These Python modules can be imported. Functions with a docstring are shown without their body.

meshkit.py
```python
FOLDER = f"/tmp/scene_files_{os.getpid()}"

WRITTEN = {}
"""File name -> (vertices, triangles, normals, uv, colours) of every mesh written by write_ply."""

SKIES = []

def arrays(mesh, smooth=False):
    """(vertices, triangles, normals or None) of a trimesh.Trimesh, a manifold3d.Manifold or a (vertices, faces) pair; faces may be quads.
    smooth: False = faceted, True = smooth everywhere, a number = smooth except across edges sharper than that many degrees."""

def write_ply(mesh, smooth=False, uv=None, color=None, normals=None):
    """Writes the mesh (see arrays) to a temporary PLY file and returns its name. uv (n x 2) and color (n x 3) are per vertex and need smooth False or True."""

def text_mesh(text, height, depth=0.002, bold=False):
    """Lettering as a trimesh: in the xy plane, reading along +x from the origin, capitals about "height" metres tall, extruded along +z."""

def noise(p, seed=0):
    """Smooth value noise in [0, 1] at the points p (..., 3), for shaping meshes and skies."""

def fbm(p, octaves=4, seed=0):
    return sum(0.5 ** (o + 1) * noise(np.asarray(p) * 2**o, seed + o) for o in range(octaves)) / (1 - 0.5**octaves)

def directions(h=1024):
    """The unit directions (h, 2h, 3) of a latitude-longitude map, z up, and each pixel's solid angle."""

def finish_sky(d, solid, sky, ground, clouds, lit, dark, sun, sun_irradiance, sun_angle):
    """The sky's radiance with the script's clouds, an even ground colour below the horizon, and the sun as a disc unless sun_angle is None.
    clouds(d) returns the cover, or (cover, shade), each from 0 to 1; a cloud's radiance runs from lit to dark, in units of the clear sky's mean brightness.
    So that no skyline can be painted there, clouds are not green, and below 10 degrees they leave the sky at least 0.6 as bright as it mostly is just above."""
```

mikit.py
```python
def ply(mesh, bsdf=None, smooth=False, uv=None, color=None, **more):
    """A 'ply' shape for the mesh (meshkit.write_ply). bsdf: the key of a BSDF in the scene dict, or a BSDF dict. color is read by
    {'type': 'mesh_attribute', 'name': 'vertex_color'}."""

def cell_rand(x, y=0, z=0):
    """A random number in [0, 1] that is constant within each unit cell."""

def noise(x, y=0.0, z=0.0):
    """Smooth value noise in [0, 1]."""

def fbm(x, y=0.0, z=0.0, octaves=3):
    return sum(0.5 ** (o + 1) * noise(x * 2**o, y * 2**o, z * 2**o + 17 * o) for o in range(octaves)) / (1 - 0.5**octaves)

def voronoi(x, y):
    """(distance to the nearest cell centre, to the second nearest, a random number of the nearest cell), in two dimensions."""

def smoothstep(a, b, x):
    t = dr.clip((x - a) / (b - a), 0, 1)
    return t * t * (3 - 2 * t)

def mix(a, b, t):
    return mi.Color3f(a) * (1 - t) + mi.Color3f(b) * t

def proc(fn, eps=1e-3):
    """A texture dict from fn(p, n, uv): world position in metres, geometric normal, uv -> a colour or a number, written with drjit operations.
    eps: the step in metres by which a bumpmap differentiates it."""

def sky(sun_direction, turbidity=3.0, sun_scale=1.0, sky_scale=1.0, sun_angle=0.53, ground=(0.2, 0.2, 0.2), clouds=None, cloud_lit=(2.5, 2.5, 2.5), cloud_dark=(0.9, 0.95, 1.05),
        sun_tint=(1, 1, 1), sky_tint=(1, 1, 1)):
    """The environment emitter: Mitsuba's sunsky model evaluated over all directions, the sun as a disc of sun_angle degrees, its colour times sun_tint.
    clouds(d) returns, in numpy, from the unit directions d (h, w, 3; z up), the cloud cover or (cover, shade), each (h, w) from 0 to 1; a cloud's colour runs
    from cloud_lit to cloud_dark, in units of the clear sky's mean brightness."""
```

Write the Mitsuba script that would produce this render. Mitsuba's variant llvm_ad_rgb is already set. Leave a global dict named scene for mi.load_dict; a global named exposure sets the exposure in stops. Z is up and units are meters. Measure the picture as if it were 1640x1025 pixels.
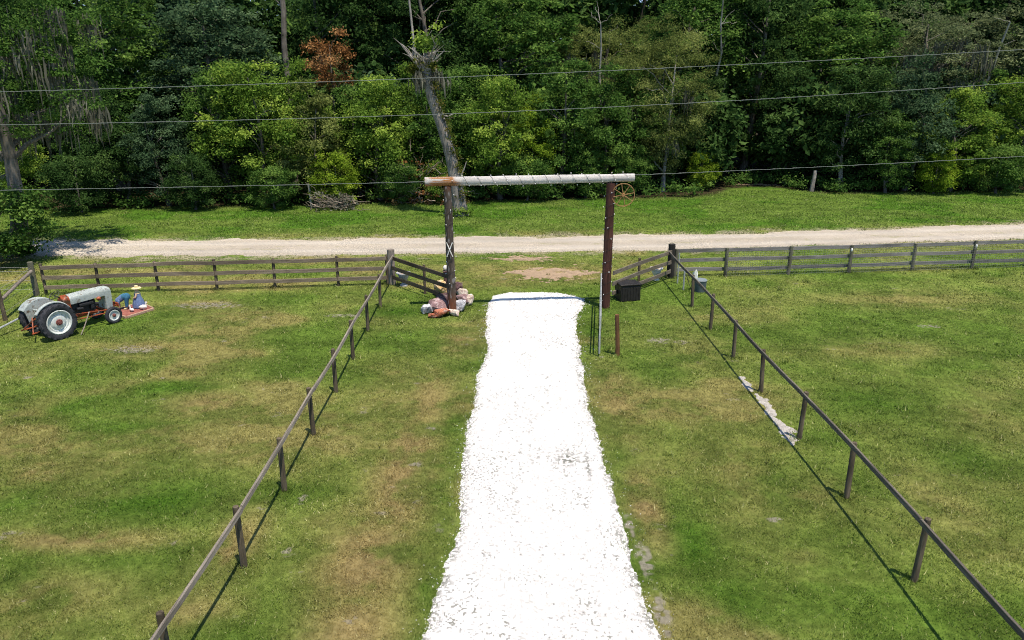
import math
import numpy as np
import trimesh
import manifold3d as m3
import drjit as dr
import mitsuba as mi
import meshkit
import mikit
from mikit import noise, fbm, smoothstep, mix, cell_rand

T = mi.ScalarTransform4f
scene, labels = {}, {}

# ---------------------------------------------------------------- camera, sky, exposure
PITCH, YAW = math.radians(18.198), math.radians(0.680)
FWD = [math.sin(YAW) * math.cos(PITCH), math.cos(YAW) * math.cos(PITCH), -math.sin(PITCH)]
scene['camera'] = {'type': 'perspective', 'fov': 68.692, 'fov_axis': 'x', 'near_clip': 0.1, 'far_clip': 2000.0,
                   'to_world': T().look_at(origin=[0, 0, 8], target=[FWD[0], FWD[1], 8 + FWD[2]], up=[0, 0, 1])}
SUN = (0.18, -0.27, 1.0)
scene['sky'] = mikit.sky(SUN, turbidity=3, sun_tint=(0.96, 1.0, 1.06))
exposure = 1.95


# ---------------------------------------------------------------- helpers
def numbered(name):
    if name not in used:
        used[name] = 0
        return name
    used[name] += 1
    return '%s_%03d' % (name, used[name])


used = {}


def mesh_of(parts):
    """One mesh out of (vertices, triangles) pairs or trimeshes."""
    vs, fs, at = [], [], 0
    for p in parts:
        v, f = (np.asarray(p.vertices), np.asarray(p.faces)) if hasattr(p, 'vertices') else p
        vs.append(v)
        fs.append(np.asarray(f) + at)
        at += len(v)
    return np.vstack(vs), np.vstack(fs)


def part(parent, name, mesh, bsdf, smooth=False, to_world=None, **kw):
    """One entry of the scene; a part's key starts with its holder's."""
    key = numbered(parent + '__' + name if parent else name)
    d = mikit.ply(mesh, bsdf, smooth, **kw) if not isinstance(mesh, dict) else {**mesh}
    if bsdf is not None and isinstance(mesh, dict):
        d['bsdf'] = {'type': 'ref', 'id': bsdf}
    if to_world is not None:
        d['to_world'] = to_world
    scene[key] = d
    return key


def thing(name, label, cat, group=None):
    key = numbered(name)
    labels[key] = {'label': label, 'category': cat}
    if group:
        labels[key]['group'] = group
    return key


def single(name, mesh, bsdf, label, cat, group=None, smooth=False, **kw):
    key = part(None, name, mesh, bsdf, smooth, **kw)
    labels[key] = {'label': label, 'category': cat}
    if group:
        labels[key]['group'] = group
    return key


def struct(name, mesh, bsdf, smooth=False, label=None, kind='structure'):
    key = part(None, name, mesh, bsdf, smooth)
    labels[key] = {'kind': kind, 'label': label or name.replace('_', ' '), 'category': name.replace('_', ' ')}
    return key


def tube(pts, rad, sides=8, cap=True):
    p = np.asarray(pts, float)
    r = np.broadcast_to(np.asarray(rad, float), (len(p),))
    t = np.gradient(p, axis=0)
    t /= np.linalg.norm(t, axis=1, keepdims=True) + 1e-12
    ref = np.array([0, 0, 1.0]) if abs(t[0, 2]) < 0.9 else np.array([1.0, 0, 0])
    a = np.cross(t, ref)
    a /= np.linalg.norm(a, axis=1, keepdims=True) + 1e-12
    b = np.cross(t, a)
    ang = np.arange(sides) * 2 * np.pi / sides
    v = (p[:, None] + r[:, None, None] * (np.cos(ang)[None, :, None] * a[:, None] + np.sin(ang)[None, :, None] * b[:, None])).reshape(-1, 3)
    f = []
    for i in range(len(p) - 1):
        for j in range(sides):
            k = (j + 1) % sides
            f += [[i * sides + j, i * sides + k, (i + 1) * sides + k], [i * sides + j, (i + 1) * sides + k, (i + 1) * sides + j]]
    if cap:
        n = len(v)
        v = np.vstack([v, p[:1], p[-1:]])
        for j in range(sides):
            k = (j + 1) % sides
            f += [[n, k, j], [n + 1, (len(p) - 1) * sides + j, (len(p) - 1) * sides + k]]
    return v, np.array(f)


def bar(p0, p1, w, h, up=(0, 0, 1), rng=None, bend=0.0, n=2, bev=0.12):
    """A board from p0 to p1: w across, h along up, with chamfered long edges and, if wanted, a slight warp."""
    p0, p1 = np.asarray(p0, float), np.asarray(p1, float)
    d = p1 - p0
    d /= np.linalg.norm(d)
    s = np.cross(d, up)
    s /= np.linalg.norm(s)
    u = np.cross(s, d)
    c = bev * min(w, h)
    ring = np.array([[-w / 2 + c, -h / 2], [w / 2 - c, -h / 2], [w / 2, -h / 2 + c], [w / 2, h / 2 - c], [w / 2 - c, h / 2], [-w / 2 + c, h / 2], [-w / 2, h / 2 - c], [-w / 2, -h / 2 + c]])
    q = np.linspace(0, 1, n)
    off = np.zeros((n, 2))
    if rng is not None and n > 2:
        off = np.outer(np.sin(q * np.pi), rng.normal(size=2)) * bend
    v = np.concatenate([p0 + (p1 - p0) * a + np.outer(ring[:, 0] + o[0], s) + np.outer(ring[:, 1] + o[1], u) for a, o in zip(q, off)])
    f = []
    for i in range(n - 1):
        for j in range(8):
            k = (j + 1) % 8
            f += [[i * 8 + j, i * 8 + k, (i + 1) * 8 + k], [i * 8 + j, (i + 1) * 8 + k, (i + 1) * 8 + j]]
    for j in range(1, 7):
        f += [[0, j + 1, j], [(n - 1) * 8, (n - 1) * 8 + j, (n - 1) * 8 + j + 1]]
    return v, np.array(f)


def lathe(profile, sides=24, axis='z', at=(0, 0, 0)):
    """Revolves (radius, height) pairs about an axis through 'at'."""
    pr = np.asarray(profile, float)
    ang = np.arange(sides) * 2 * np.pi / sides
    v = np.stack([pr[:, 0, None] * np.cos(ang), pr[:, 0, None] * np.sin(ang), np.repeat(pr[:, 1, None], sides, 1)], -1).reshape(-1, 3)
    f = []
    for i in range(len(pr) - 1):
        for j in range(sides):
            k = (j + 1) % sides
            f += [[i * sides + j, i * sides + k, (i + 1) * sides + k], [i * sides + j, (i + 1) * sides + k, (i + 1) * sides + j]]
    if axis == 'y':
        v = v[:, [0, 2, 1]] * [1, 1, -1]
    if axis == 'x':
        v = v[:, [2, 1, 0]] * [1, 1, -1]
    return v + np.asarray(at), np.array(f)


def ball(c, r, n=1, s=(1, 1, 1)):
    m = trimesh.creation.icosphere(n, 1.0)
    return np.asarray(m.vertices) * r * np.asarray(s) + np.asarray(c), np.asarray(m.faces)


def hull(points):
    m = m3.Manifold.hull_points(np.asarray(points, float)).to_mesh()
    return np.array(m.vert_properties[:, :3]), np.array(m.tri_verts)


def body(bones, edge=0.03, iters=8):
    """Bones ((p, r), (q, s)) as hulls of spheres, joined, refined and smoothed into one surface."""
    sph = np.asarray(trimesh.creation.icosphere(2, 1.0).vertices)
    man = m3.Manifold()
    for (p, r), (q, s) in bones:
        man += m3.Manifold.hull_points(np.vstack([sph * r + np.asarray(p), sph * s + np.asarray(q)]))
    m = man.refine_to_length(edge).to_mesh()
    t = trimesh.Trimesh(m.vert_properties[:, :3], m.tri_verts, process=True)
    trimesh.smoothing.filter_taubin(t, iterations=iters)
    return np.array(t.vertices), np.array(t.faces)


def placed(mesh, xform):
    v, f = (np.asarray(mesh.vertices), np.asarray(mesh.faces)) if hasattr(mesh, 'vertices') else mesh
    return v @ xform[:3, :3].T + xform[:3, 3], f


def rotz(a):
    c, s = math.cos(a), math.sin(a)
    return np.array([[c, -s, 0, 0], [s, c, 0, 0], [0, 0, 1, 0], [0, 0, 0, 1.0]])


# ---------------------------------------------------------------- materials
def rgb(c):
    return {'type': 'rgb', 'value': list(c)}


def mat(name, color, rough=0.8, spec=0.3, two=True, **kw):
    d = {'type': 'principled', 'base_color': mikit.proc(color) if callable(color) else rgb(color), 'roughness': rough, 'specular': spec, **kw}
    scene[name] = {'type': 'twosided', 'bsdf': d} if two else d


DRY = [(-2.4, 11.0, 0.75, 1.4, 1), (-2.1, 14.2, 0.6, 2.9, 1), (-2.3, 9.3, 0.7, 1.0, .9), (-1.9, 17.8, 0.6, 1.8, .8), (-1.3, 22.0, 0.6, 0.9, .9), (-9.6, 14.4, 1.5, 0.7, .8), (-7.8, 11.7, 1.5, 0.3, .8), (-7.5, 10.1, 1.2, 0.7, .5), (-7.5, 17.6, 1.0, 0.7, .8),
       (-4.8, 11.4, 0.4, 1.1, .8), (-4.9, 9.8, 0.6, 0.4, .6), (2.75, 12.7, 0.3, 1.1, 1), (2.9, 17.7, 0.6, 2.0, .8), (6.2, 13.1, 1.1, 0.7, .4), (8.6, 12.9, 0.7, 1.4, .4), (11.6, 16.2, 0.8, 1.0, .5), (6.0, 21.4, 1.1, 1.6, .4),
       (11.3, 21.3, 2.3, 0.8, .4), (-11.0, 21.6, 1.9, 0.8, .7), (-10.8, 26.1, 1.3, 0.6, .9), (-4.7, 15.1, 0.8, 1.2, .4), (-1.9, 19.0, 0.7, 1.2, .6), (15.0, 26.6, 2.8, 1.0, .5), (4.9, 13.9, 0.7, 1.6, .4), (-3.0, 17.4, 0.8, 0.8, .5),
       (1.9, 30.8, 2.2, 1.3, 1), (-1.5, 31.5, 3.0, 1.0, .5)]
GREEN = [(-8.9, 18.5, 1.2, 0.7, 1), (-11.8, 17.5, 1.7, 0.9, 1), (-9.2, 16.1, 1.5, 0.6, .9), (-6.9, 13.0, 1.5, 0.8, 1), (-7.0, 11.0, 1.2, 0.4, .9), (-9.6, 13.1, 0.7, 0.6, .8), (-8.3, 23.3, 1.6, 0.8, .6), (-4.3, 19.5, 0.7, 0.7, .5),
         (9.6, 17.6, 1.9, 1.2, .8), (3.3, 11.5, 0.6, 1.3, 1), (3.7, 10.0, 0.9, 0.8, .8), (10.2, 14.4, 1.2, 1.1, .7), (10.1, 23.1, 2.4, 0.9, .5), (-1.25, 16.0, 0.3, 3.0, .9), (-1.3, 10.3, 0.3, 1.3, .9), (2.9, 22.4, 0.5, 2.6, .8),
         (2.6, 14.4, 0.25, 1.7, .8), (-3.7, 25.3, 1.3, 0.7, 1), (-1.5, 26.8, 1.2, 1.0, .6), (-3.4, 10.0, 0.5, 0.9, .8), (6.7, 9.5, 0.8, 0.6, .7), (5.7, 23.8, 1.3, 0.9, .4), (-10.2, 20.5, 2.2, 0.5, .6), (13.3, 18.4, 0.7, 0.8, .7),
         (5.8, 11.3, 0.7, 1.1, .5), (-5.8, 17.8, 1.0, 0.8, .4), (-1.3, 13.0, 0.25, 1.4, .9)]


SPOTS = [(-11.3, 21.6, 0.9, 0.35), (-10.8, 26.2, 1.3, 0.45), (-1.75, 16.1, 0.12, 0.12), (-1.9, 14.4, 0.16, 0.14), (-3.8, 11.3, 0.16, 0.14), (-4.0, 13.0, 0.12, 0.2), (-13.2, 19.4, 0.16, 0.1), (-9.4, 19.3, 0.14, 0.1), (-15.0, 26.2, 0.3, 0.3), (4.9, 22.2, 0.4, 0.3), (5.1, 12.2, 0.14, 0.12), (14.2, 23.5, 0.4, 0.2), (-12.4, 20.6, 0.12, 0.08), (5.6, 22.0, 0.3, 0.2), (-5.5, 24.9, 0.7, 0.2), (2.42, 11.0, 0.16, 0.5), (2.45, 9.7, 0.15, 0.6), (2.32, 12.1, 0.10, 0.45)]


def road_mid(x):
    """The dirt road's middle line: y for x (numbers or drjit)."""
    return 36.2 + 0.06 * x + 0.0018 * x * x


def wood_edge(x):
    """Where the mown verge ends and the wood's floor begins."""
    return 49.0 + 0.115 * x + 4.2 / (1.0 + ((x - 18.5) / 3.0) * ((x - 18.5) / 3.0) * ((x - 18.5) / 3.0) * ((x - 18.5) / 3.0))


def lawn_state(p):
    x, y = p.x, p.y
    n1, n2, n3 = fbm(x * 0.34, y * 0.45, 1.0), fbm(x * 1.1, y * 1.5, 7.0), noise(x * 6, y * 6, 3.0)
    dry = smoothstep(0.52, 0.72, n1) * (0.55 - 0.28 * smoothstep(6.0, 8.0, x))
    lush = smoothstep(0.54, 0.34, n1) * 0.6
    w = 0.85 + 0.6 * n2
    for cx, cy, rx, ry, a in DRY:
        dry = dr.maximum(dry, a * dr.exp(-dr.square((x - cx) / (rx * w)) - dr.square((y - cy) / (ry * w))))
    for cx, cy, rx, ry, a in GREEN:
        lush = dr.maximum(lush, a * dr.exp(-dr.square((x - cx) / (rx * w)) - dr.square((y - cy) / (ry * w))))
    dry = dry * (0.35 + 0.75 * smoothstep(0.25, 0.6, n2 + 0.25 * (n3 - 0.5)))
    verge = smoothstep(1.5, 4.0, y - road_mid(x))
    return dr.clip(dry * (1 - 0.85 * verge), 0, 1), dr.clip(lush + verge * (0.62 - 0.42 * smoothstep(4.5, 1.5, y - road_mid(x))), 0, 1), n2, n3


def grass_color(p, n, uv):
    dry, lush, n2, n3 = lawn_state(p)
    u = uv.x
    c = mix((0.082, 0.132, 0.016), (0.208, 0.274, 0.064), smoothstep(0.25, 0.9, u))
    c = mix(c, mix((0.028, 0.082, 0.005), (0.100, 0.190, 0.016), u), lush)
    c = mix(c, mix((0.160, 0.102, 0.036), (0.320, 0.235, 0.110), u), dry * 0.8)
    c = mix(c, (0.46, 0.45, 0.22), smoothstep(0.93, 0.97, u) * (1 - 0.6 * lush))
    return c * (0.70 + 0.6 * n2)


def ground_color(p, n, uv):
    dry, lush, n2, n3 = lawn_state(p)
    x, y = p.x, p.y
    f = noise(x * 23, y * 23) * 0.55 + noise(x * 61, y * 47, 2.0) * 0.45
    c = mix((0.066, 0.096, 0.015), (0.140, 0.176, 0.042), f)
    c = mix(c, mix((0.022, 0.066, 0.005), (0.062, 0.125, 0.012), f), lush)
    c = mix(c, mix((0.145, 0.100, 0.040), (0.260, 0.195, 0.098), f), dry * 0.8)
    c = c * (0.62 + 0.76 * n2) * (0.74 + 0.52 * noise(x * 9, y * 9, 5.0))
    bare = 0.7 * smoothstep(0.76, 0.86, fbm(x * 1.7, y * 2.6, 12.0)) * smoothstep(0.50, 0.62, noise(x * 13, y * 15, 14.0)) * smoothstep(0.12, 0.4, dry + 0.4 * n2 - 0.15)
    for sx, sy, ax, ay in SPOTS:
        bare = dr.maximum(bare, smoothstep(0.25, 0.75, dr.exp(-dr.square((x - sx) / ax) - dr.square((y - sy) / ay)) * (0.05 + 1.5 * noise(x * 11, y * 13, 15.0))))
    c = mix(c, mix((0.16, 0.145, 0.115), (0.29, 0.27, 0.23), f), bare * 0.75)
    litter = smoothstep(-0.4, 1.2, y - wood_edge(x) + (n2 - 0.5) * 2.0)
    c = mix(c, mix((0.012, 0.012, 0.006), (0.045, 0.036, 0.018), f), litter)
    sand = smoothstep(2.7, 1.3, dr.abs(y - road_mid(x)) + (n2 - 0.5) * 2.4 + (n3 - 0.5) * 0.8)
    return mix(c, mix((0.24, 0.205, 0.15), (0.36, 0.315, 0.245), f), sand * 0.7)


def road_color(p, n, uv):
    x, y = p.x, p.y
    off = y - road_mid(x)
    f = noise(x * 17, y * 17) * 0.5 + noise(x * 45, y * 45, 2.0) * 0.5
    c = mix((0.27, 0.242, 0.198), (0.365, 0.334, 0.285), f)
    ruts = smoothstep(0.55, 0.1, dr.abs(dr.abs(off + 0.1) - 0.85)) * 0.5
    c = mix(c, (0.37, 0.35, 0.315), ruts)
    c = c * (0.82 + 0.36 * fbm(x * 0.35, y * 1.8, 4.0))
    weeds = smoothstep(0.62, 0.8, fbm(x * 1.3, y * 3.5, 9.0)) * smoothstep(0.8, 0.1, dr.abs(off + 0.2))
    return mix(c, (0.20, 0.20, 0.09), weeds * 0.5)


def gravel_color(p, n, uv):
    x, y = p.x, p.y
    c = mix((0.52, 0.52, 0.51), (0.80, 0.80, 0.80), noise(x * 19, y * 19))
    gap = smoothstep(0.66, 0.80, noise(x * 30, y * 30, 3.0)) * (0.35 + 0.65 * smoothstep(0.42, 0.65, fbm(x * 1.6, y * 1.1, 8.0)))
    scuff = dr.exp(-dr.square((x - 1.38) / 0.26) - dr.square((y - 14.5) / 0.30)) + 0.6 * dr.exp(-dr.square((x - 2.12) / 0.12) - dr.square((y - 19.6) / 1.0)) + 0.8 * dr.exp(-dr.square((x - 1.78) / 0.07) - dr.square((y - 14.2) / 0.6))
    scuff = scuff * smoothstep(0.40, 0.62, noise(x * 21, y * 21, 1.0))
    thin = smoothstep(0.30, 0.0, uv.x + 0.25 * (fbm(x * 2.2, y * 2.2, 6.0) - 0.5))
    gap = dr.maximum(gap, thin * smoothstep(0.66 - 0.22 * thin, 0.74 - 0.2 * thin, noise(x * 26, y * 26, 11.0)))
    return mix(mix(c, (0.16, 0.165, 0.145), gap * 0.85), (0.10, 0.108, 0.09), dr.clip(scuff * 1.3, 0, 1) * 0.9)


def soil_color(p, n, uv):
    f = noise(p.x * 14, p.y * 14) * 0.6 + noise(p.x * 40, p.y * 40) * 0.4
    return mix((0.22, 0.160, 0.108), (0.34, 0.262, 0.185), f)


def sand_color(p, n, uv):
    f = noise(p.x * 14, p.y * 14) * 0.6 + noise(p.x * 40, p.y * 40) * 0.4
    return mix((0.24, 0.225, 0.20), (0.46, 0.445, 0.42), f)


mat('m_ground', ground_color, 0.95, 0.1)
mat('m_grass', grass_color, 0.6, 0.25)
mat('m_road', road_color, 0.95, 0.1)
mat('m_gravel', gravel_color, 0.85, 0.2)
mat('m_stone_white', lambda p, n, uv: mix(mix((0.50, 0.50, 0.49), (0.84, 0.84, 0.84), cell_rand(p.x * 23, p.y * 23)), (0.24, 0.24, 0.235), smoothstep(0.90, 0.91, cell_rand(p.x * 19, p.y * 19, 3.0))), 0.8, 0.25)
mat('m_soil', soil_color, 0.95, 0.1)
mat('m_sand', sand_color, 0.95, 0.1)


def wood(name, lo, hi, sx, sy, sz, rough=0.85):
    def fn(p, n, uv):
        g1 = noise(p.x * sx, p.y * sy, p.z * sz)
        g2 = noise(p.x * sx * 2.7, p.y * sy * 2.7, p.z * sz * 2.7)
        blot = fbm(p.x * 1.1, p.y * 1.1, p.z * 2.0)
        c = mix(lo, hi, dr.clip(g1 * 0.6 + g2 * 0.4, 0, 1))
        return c * (0.35 + 1.3 * blot)
    mat(name, fn, rough, 0.2)


wood('m_rail_long', (0.056, 0.048, 0.040), (0.350, 0.315, 0.270), 48, 1.6, 48)
wood('m_rail_dark', (0.026, 0.024, 0.020), (0.195, 0.178, 0.150), 48, 1.6, 48)
wood('m_post', (0.028, 0.024, 0.017), (0.170, 0.140, 0.100), 34, 34, 2.6)
wood('m_post_black', (0.012, 0.012, 0.012), (0.040, 0.038, 0.036), 30, 30, 2.2)
wood('m_rail_brown', (0.085, 0.066, 0.048), (0.290, 0.240, 0.185), 1.2, 40, 40)
wood('m_rail_grey', (0.105, 0.102, 0.098), (0.260, 0.255, 0.250), 1.2, 40, 40)
wood('m_rail_wing', (0.045, 0.036, 0.026), (0.130, 0.105, 0.078), 3, 10, 40)
wood('m_rail_wing_pale', (0.080, 0.068, 0.054), (0.215, 0.190, 0.155), 3, 10, 40)
wood('m_corner', (0.130, 0.110, 0.095), (0.300, 0.265, 0.235), 30, 30, 2.0)
wood('m_corner_green', (0.060, 0.062, 0.045), (0.170, 0.165, 0.125), 30, 30, 2.0)
wood('m_stake', (0.070, 0.034, 0.016), (0.180, 0.095, 0.050), 40, 40, 3)
wood('m_bark', (0.070, 0.062, 0.052), (0.210, 0.195, 0.170), 14, 14, 1.6)
wood('m_bark_snag', (0.120, 0.110, 0.098), (0.340, 0.320, 0.295), 16, 16, 1.3)
wood('m_bark_dark', (0.030, 0.026, 0.021), (0.100, 0.088, 0.072), 14, 14, 1.6)
wood('m_bark_pale', (0.200, 0.185, 0.160), (0.420, 0.400, 0.370), 14, 14, 1.6)
wood('m_twig', (0.130, 0.105, 0.080), (0.330, 0.285, 0.235), 9, 9, 9)


def pole_left(p, n, uv):
    g1 = noise(p.x * 34, p.y * 34, p.z * 1.8)
    c = mix((0.028, 0.022, 0.018), (0.110, 0.090, 0.075), g1)
    c = mix(c, (0.16, 0.060, 0.028), smoothstep(0.9, 0.35, p.z) * (0.5 + 0.5 * noise(p.x * 20, p.y * 20, p.z * 6)) + 0.5 * smoothstep(4.15, 4.45, p.z))
    return mix(c, (0.35, 0.35, 0.36), smoothstep(0.70, 0.82, noise(p.x * 25, p.y * 25, p.z * 5, )) * 0.5)


def pole_right(p, n, uv):
    g1 = noise(p.x * 34, p.y * 34, p.z * 1.8)
    return mix((0.034, 0.013, 0.010), (0.100, 0.042, 0.032), g1) * (0.7 + 0.6 * noise(p.x * 4, p.y * 4, p.z * 1.2))


def beam_color(p, n, uv):
    g1 = noise(p.x * 1.4, p.y * 34, p.z * 34)
    c = mix((0.36, 0.35, 0.34), (0.58, 0.57, 0.56), g1) * (0.8 + 0.4 * noise(p.x * 1.1, p.y * 6, p.z * 6))
    knot = smoothstep(0.55, 0.30, dr.abs(p.x + 2.0) + 0.5 * (noise(p.x * 5, p.y * 9, p.z * 9) - 0.5))
    low = smoothstep(4.58, 4.49, p.z + 0.06 * (noise(p.x * 6, 1.0) - 0.5)) * smoothstep(-1.2, -1.6, p.x)
    c = mix(c, mix((0.21, 0.085, 0.028), (0.34, 0.17, 0.07), g1), dr.maximum(knot * smoothstep(0.35, 0.6, g1 + 0.3 * smoothstep(4.72, 4.52, p.z)), low * 0.9))
    return c


mat('m_pole_left', pole_left, 0.8, 0.2)
mat('m_pole_right', pole_right, 0.7, 0.3)
mat('m_beam', beam_color, 0.85, 0.2)
mat('m_galv', lambda p, n, uv: mix((0.42, 0.45, 0.46), (0.62, 0.65, 0.66), noise(p.x * 8, p.y * 8, p.z * 8)), 0.45, 0.5, metallic=0.55)
mat('m_wire', (0.20, 0.225, 0.215), 0.9, 0.1)
mat('m_mesh_wire', (0.40, 0.40, 0.40), 0.5, 0.5, metallic=0.6)
mat('m_bulb', (0.80, 0.80, 0.78), 0.2, 0.5)
mat('m_cable', (0.030, 0.035, 0.030), 0.6, 0.3)
mat('m_rust', lambda p, n, uv: mix((0.20, 0.10, 0.035), (0.42, 0.26, 0.12), noise(p.x * 15, p.y * 15, p.z * 15)), 0.75, 0.3)
mat('m_black_plastic', lambda p, n, uv: mix((0.014, 0.013, 0.013), (0.026, 0.024, 0.024), noise(p.x * 9, p.y * 9, p.z * 9)), 0.5, 0.4)
mat('m_urn_grey', lambda p, n, uv: mix((0.30, 0.31, 0.33), (0.46, 0.47, 0.49), fbm(p.x * 9, p.y * 9, p.z * 9)), 0.8, 0.3)
mat('m_urn_pale', lambda p, n, uv: mix((0.60, 0.58, 0.54), (0.78, 0.76, 0.72), fbm(p.x * 9, p.y * 9, p.z * 9)), 0.8, 0.3)
mat('m_bin', lambda p, n, uv: mix((0.060, 0.085, 0.100), (0.105, 0.135, 0.150), fbm(p.x * 9, p.y * 9, p.z * 9)), 0.55, 0.4)
mat('m_bin_lid', (0.17, 0.21, 0.235), 0.5, 0.4)
mat('m_white_cloth', lambda p, n, uv: mix((0.55, 0.62, 0.55), (0.78, 0.78, 0.74), noise(p.x * 30, p.y * 30, p.z * 20)), 0.9, 0.2)


def paint(name, base, rust, amount, rough=0.45):
    def fn(p, n, uv):
        w = fbm(p.x * 7, p.y * 7, p.z * 7)
        streak = noise(p.x * 22, p.y * 22, p.z * 2.5)
        c = mi.Color3f(*base) * (0.78 + 0.44 * fbm(p.x * 2.3, p.y * 2.3, p.z * 2.3))
        return mix(c, rust, smoothstep(0.70 - amount, 0.86 - amount, w * 0.7 + streak * 0.3))
    mat(name, fn, rough, 0.4)


paint('m_tractor_grey', (0.36, 0.41, 0.40), (0.15, 0.125, 0.095), 0.13)
paint('m_tractor_red', (0.30, 0.066, 0.022), (0.075, 0.038, 0.02), 0.20)
paint('m_rim_white', (0.56, 0.60, 0.59), (0.30, 0.26, 0.20), 0.02)
mat('m_tyre', lambda p, n, uv: mix((0.014, 0.016, 0.022), (0.050, 0.053, 0.064), fbm(p.x * 8, p.y * 8, p.z * 8)), 0.75, 0.35)
mat('m_engine', (0.020, 0.022, 0.026), 0.55, 0.4)
mat('m_hub_red', (0.20, 0.07, 0.06), 0.6, 0.4)
mat('m_platform', lambda p, n, uv: mix((0.17, 0.055, 0.045), (0.30, 0.125, 0.10), fbm(p.x * 8, p.y * 8, 1.0)), 0.9, 0.2)
mat('m_platform_edge', (0.40, 0.27, 0.20), 0.85, 0.2)
mat('m_denim', lambda p, n, uv: mix((0.030, 0.110, 0.200), (0.060, 0.190, 0.300), noise(p.x * 25, p.y * 25, p.z * 25)), 0.9, 0.2)
mat('m_dress', lambda p, n, uv: mix((0.085, 0.140, 0.290), (0.170, 0.240, 0.420), noise(p.x * 40, p.y * 40, p.z * 40)), 0.9, 0.2)
mat('m_straw', lambda p, n, uv: mix((0.55, 0.44, 0.20), (0.78, 0.68, 0.42), noise(p.x * 60, p.y * 60, p.z * 60)), 0.9, 0.2)
mat('m_skin', (0.52, 0.36, 0.25), 0.6, 0.3)
mat('m_feather', (0.76, 0.74, 0.70), 0.8, 0.2)
mat('m_beak', (0.55, 0.24, 0.05), 0.5, 0.3)


def rock_mat(name, a, b, vein):
    def fn(p, n, uv):
        f = fbm(p.x * 7, p.y * 7, p.z * 7)
        c = mix(mix(a, b, smoothstep(0.3, 0.7, f)), vein, smoothstep(0.56, 0.70, fbm(p.x * 13, p.y * 13, p.z * 17)) * 0.75)
        return mix(c, (0.085, 0.065, 0.045), smoothstep(0.55, 0.75, fbm(p.x * 9, p.y * 9, p.z * 9 + 4.0)) * 0.6) * (0.75 + 0.5 * noise(p.x * 40, p.y * 40, p.z * 40))
    mat(name, fn, 0.9, 0.2)


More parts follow.
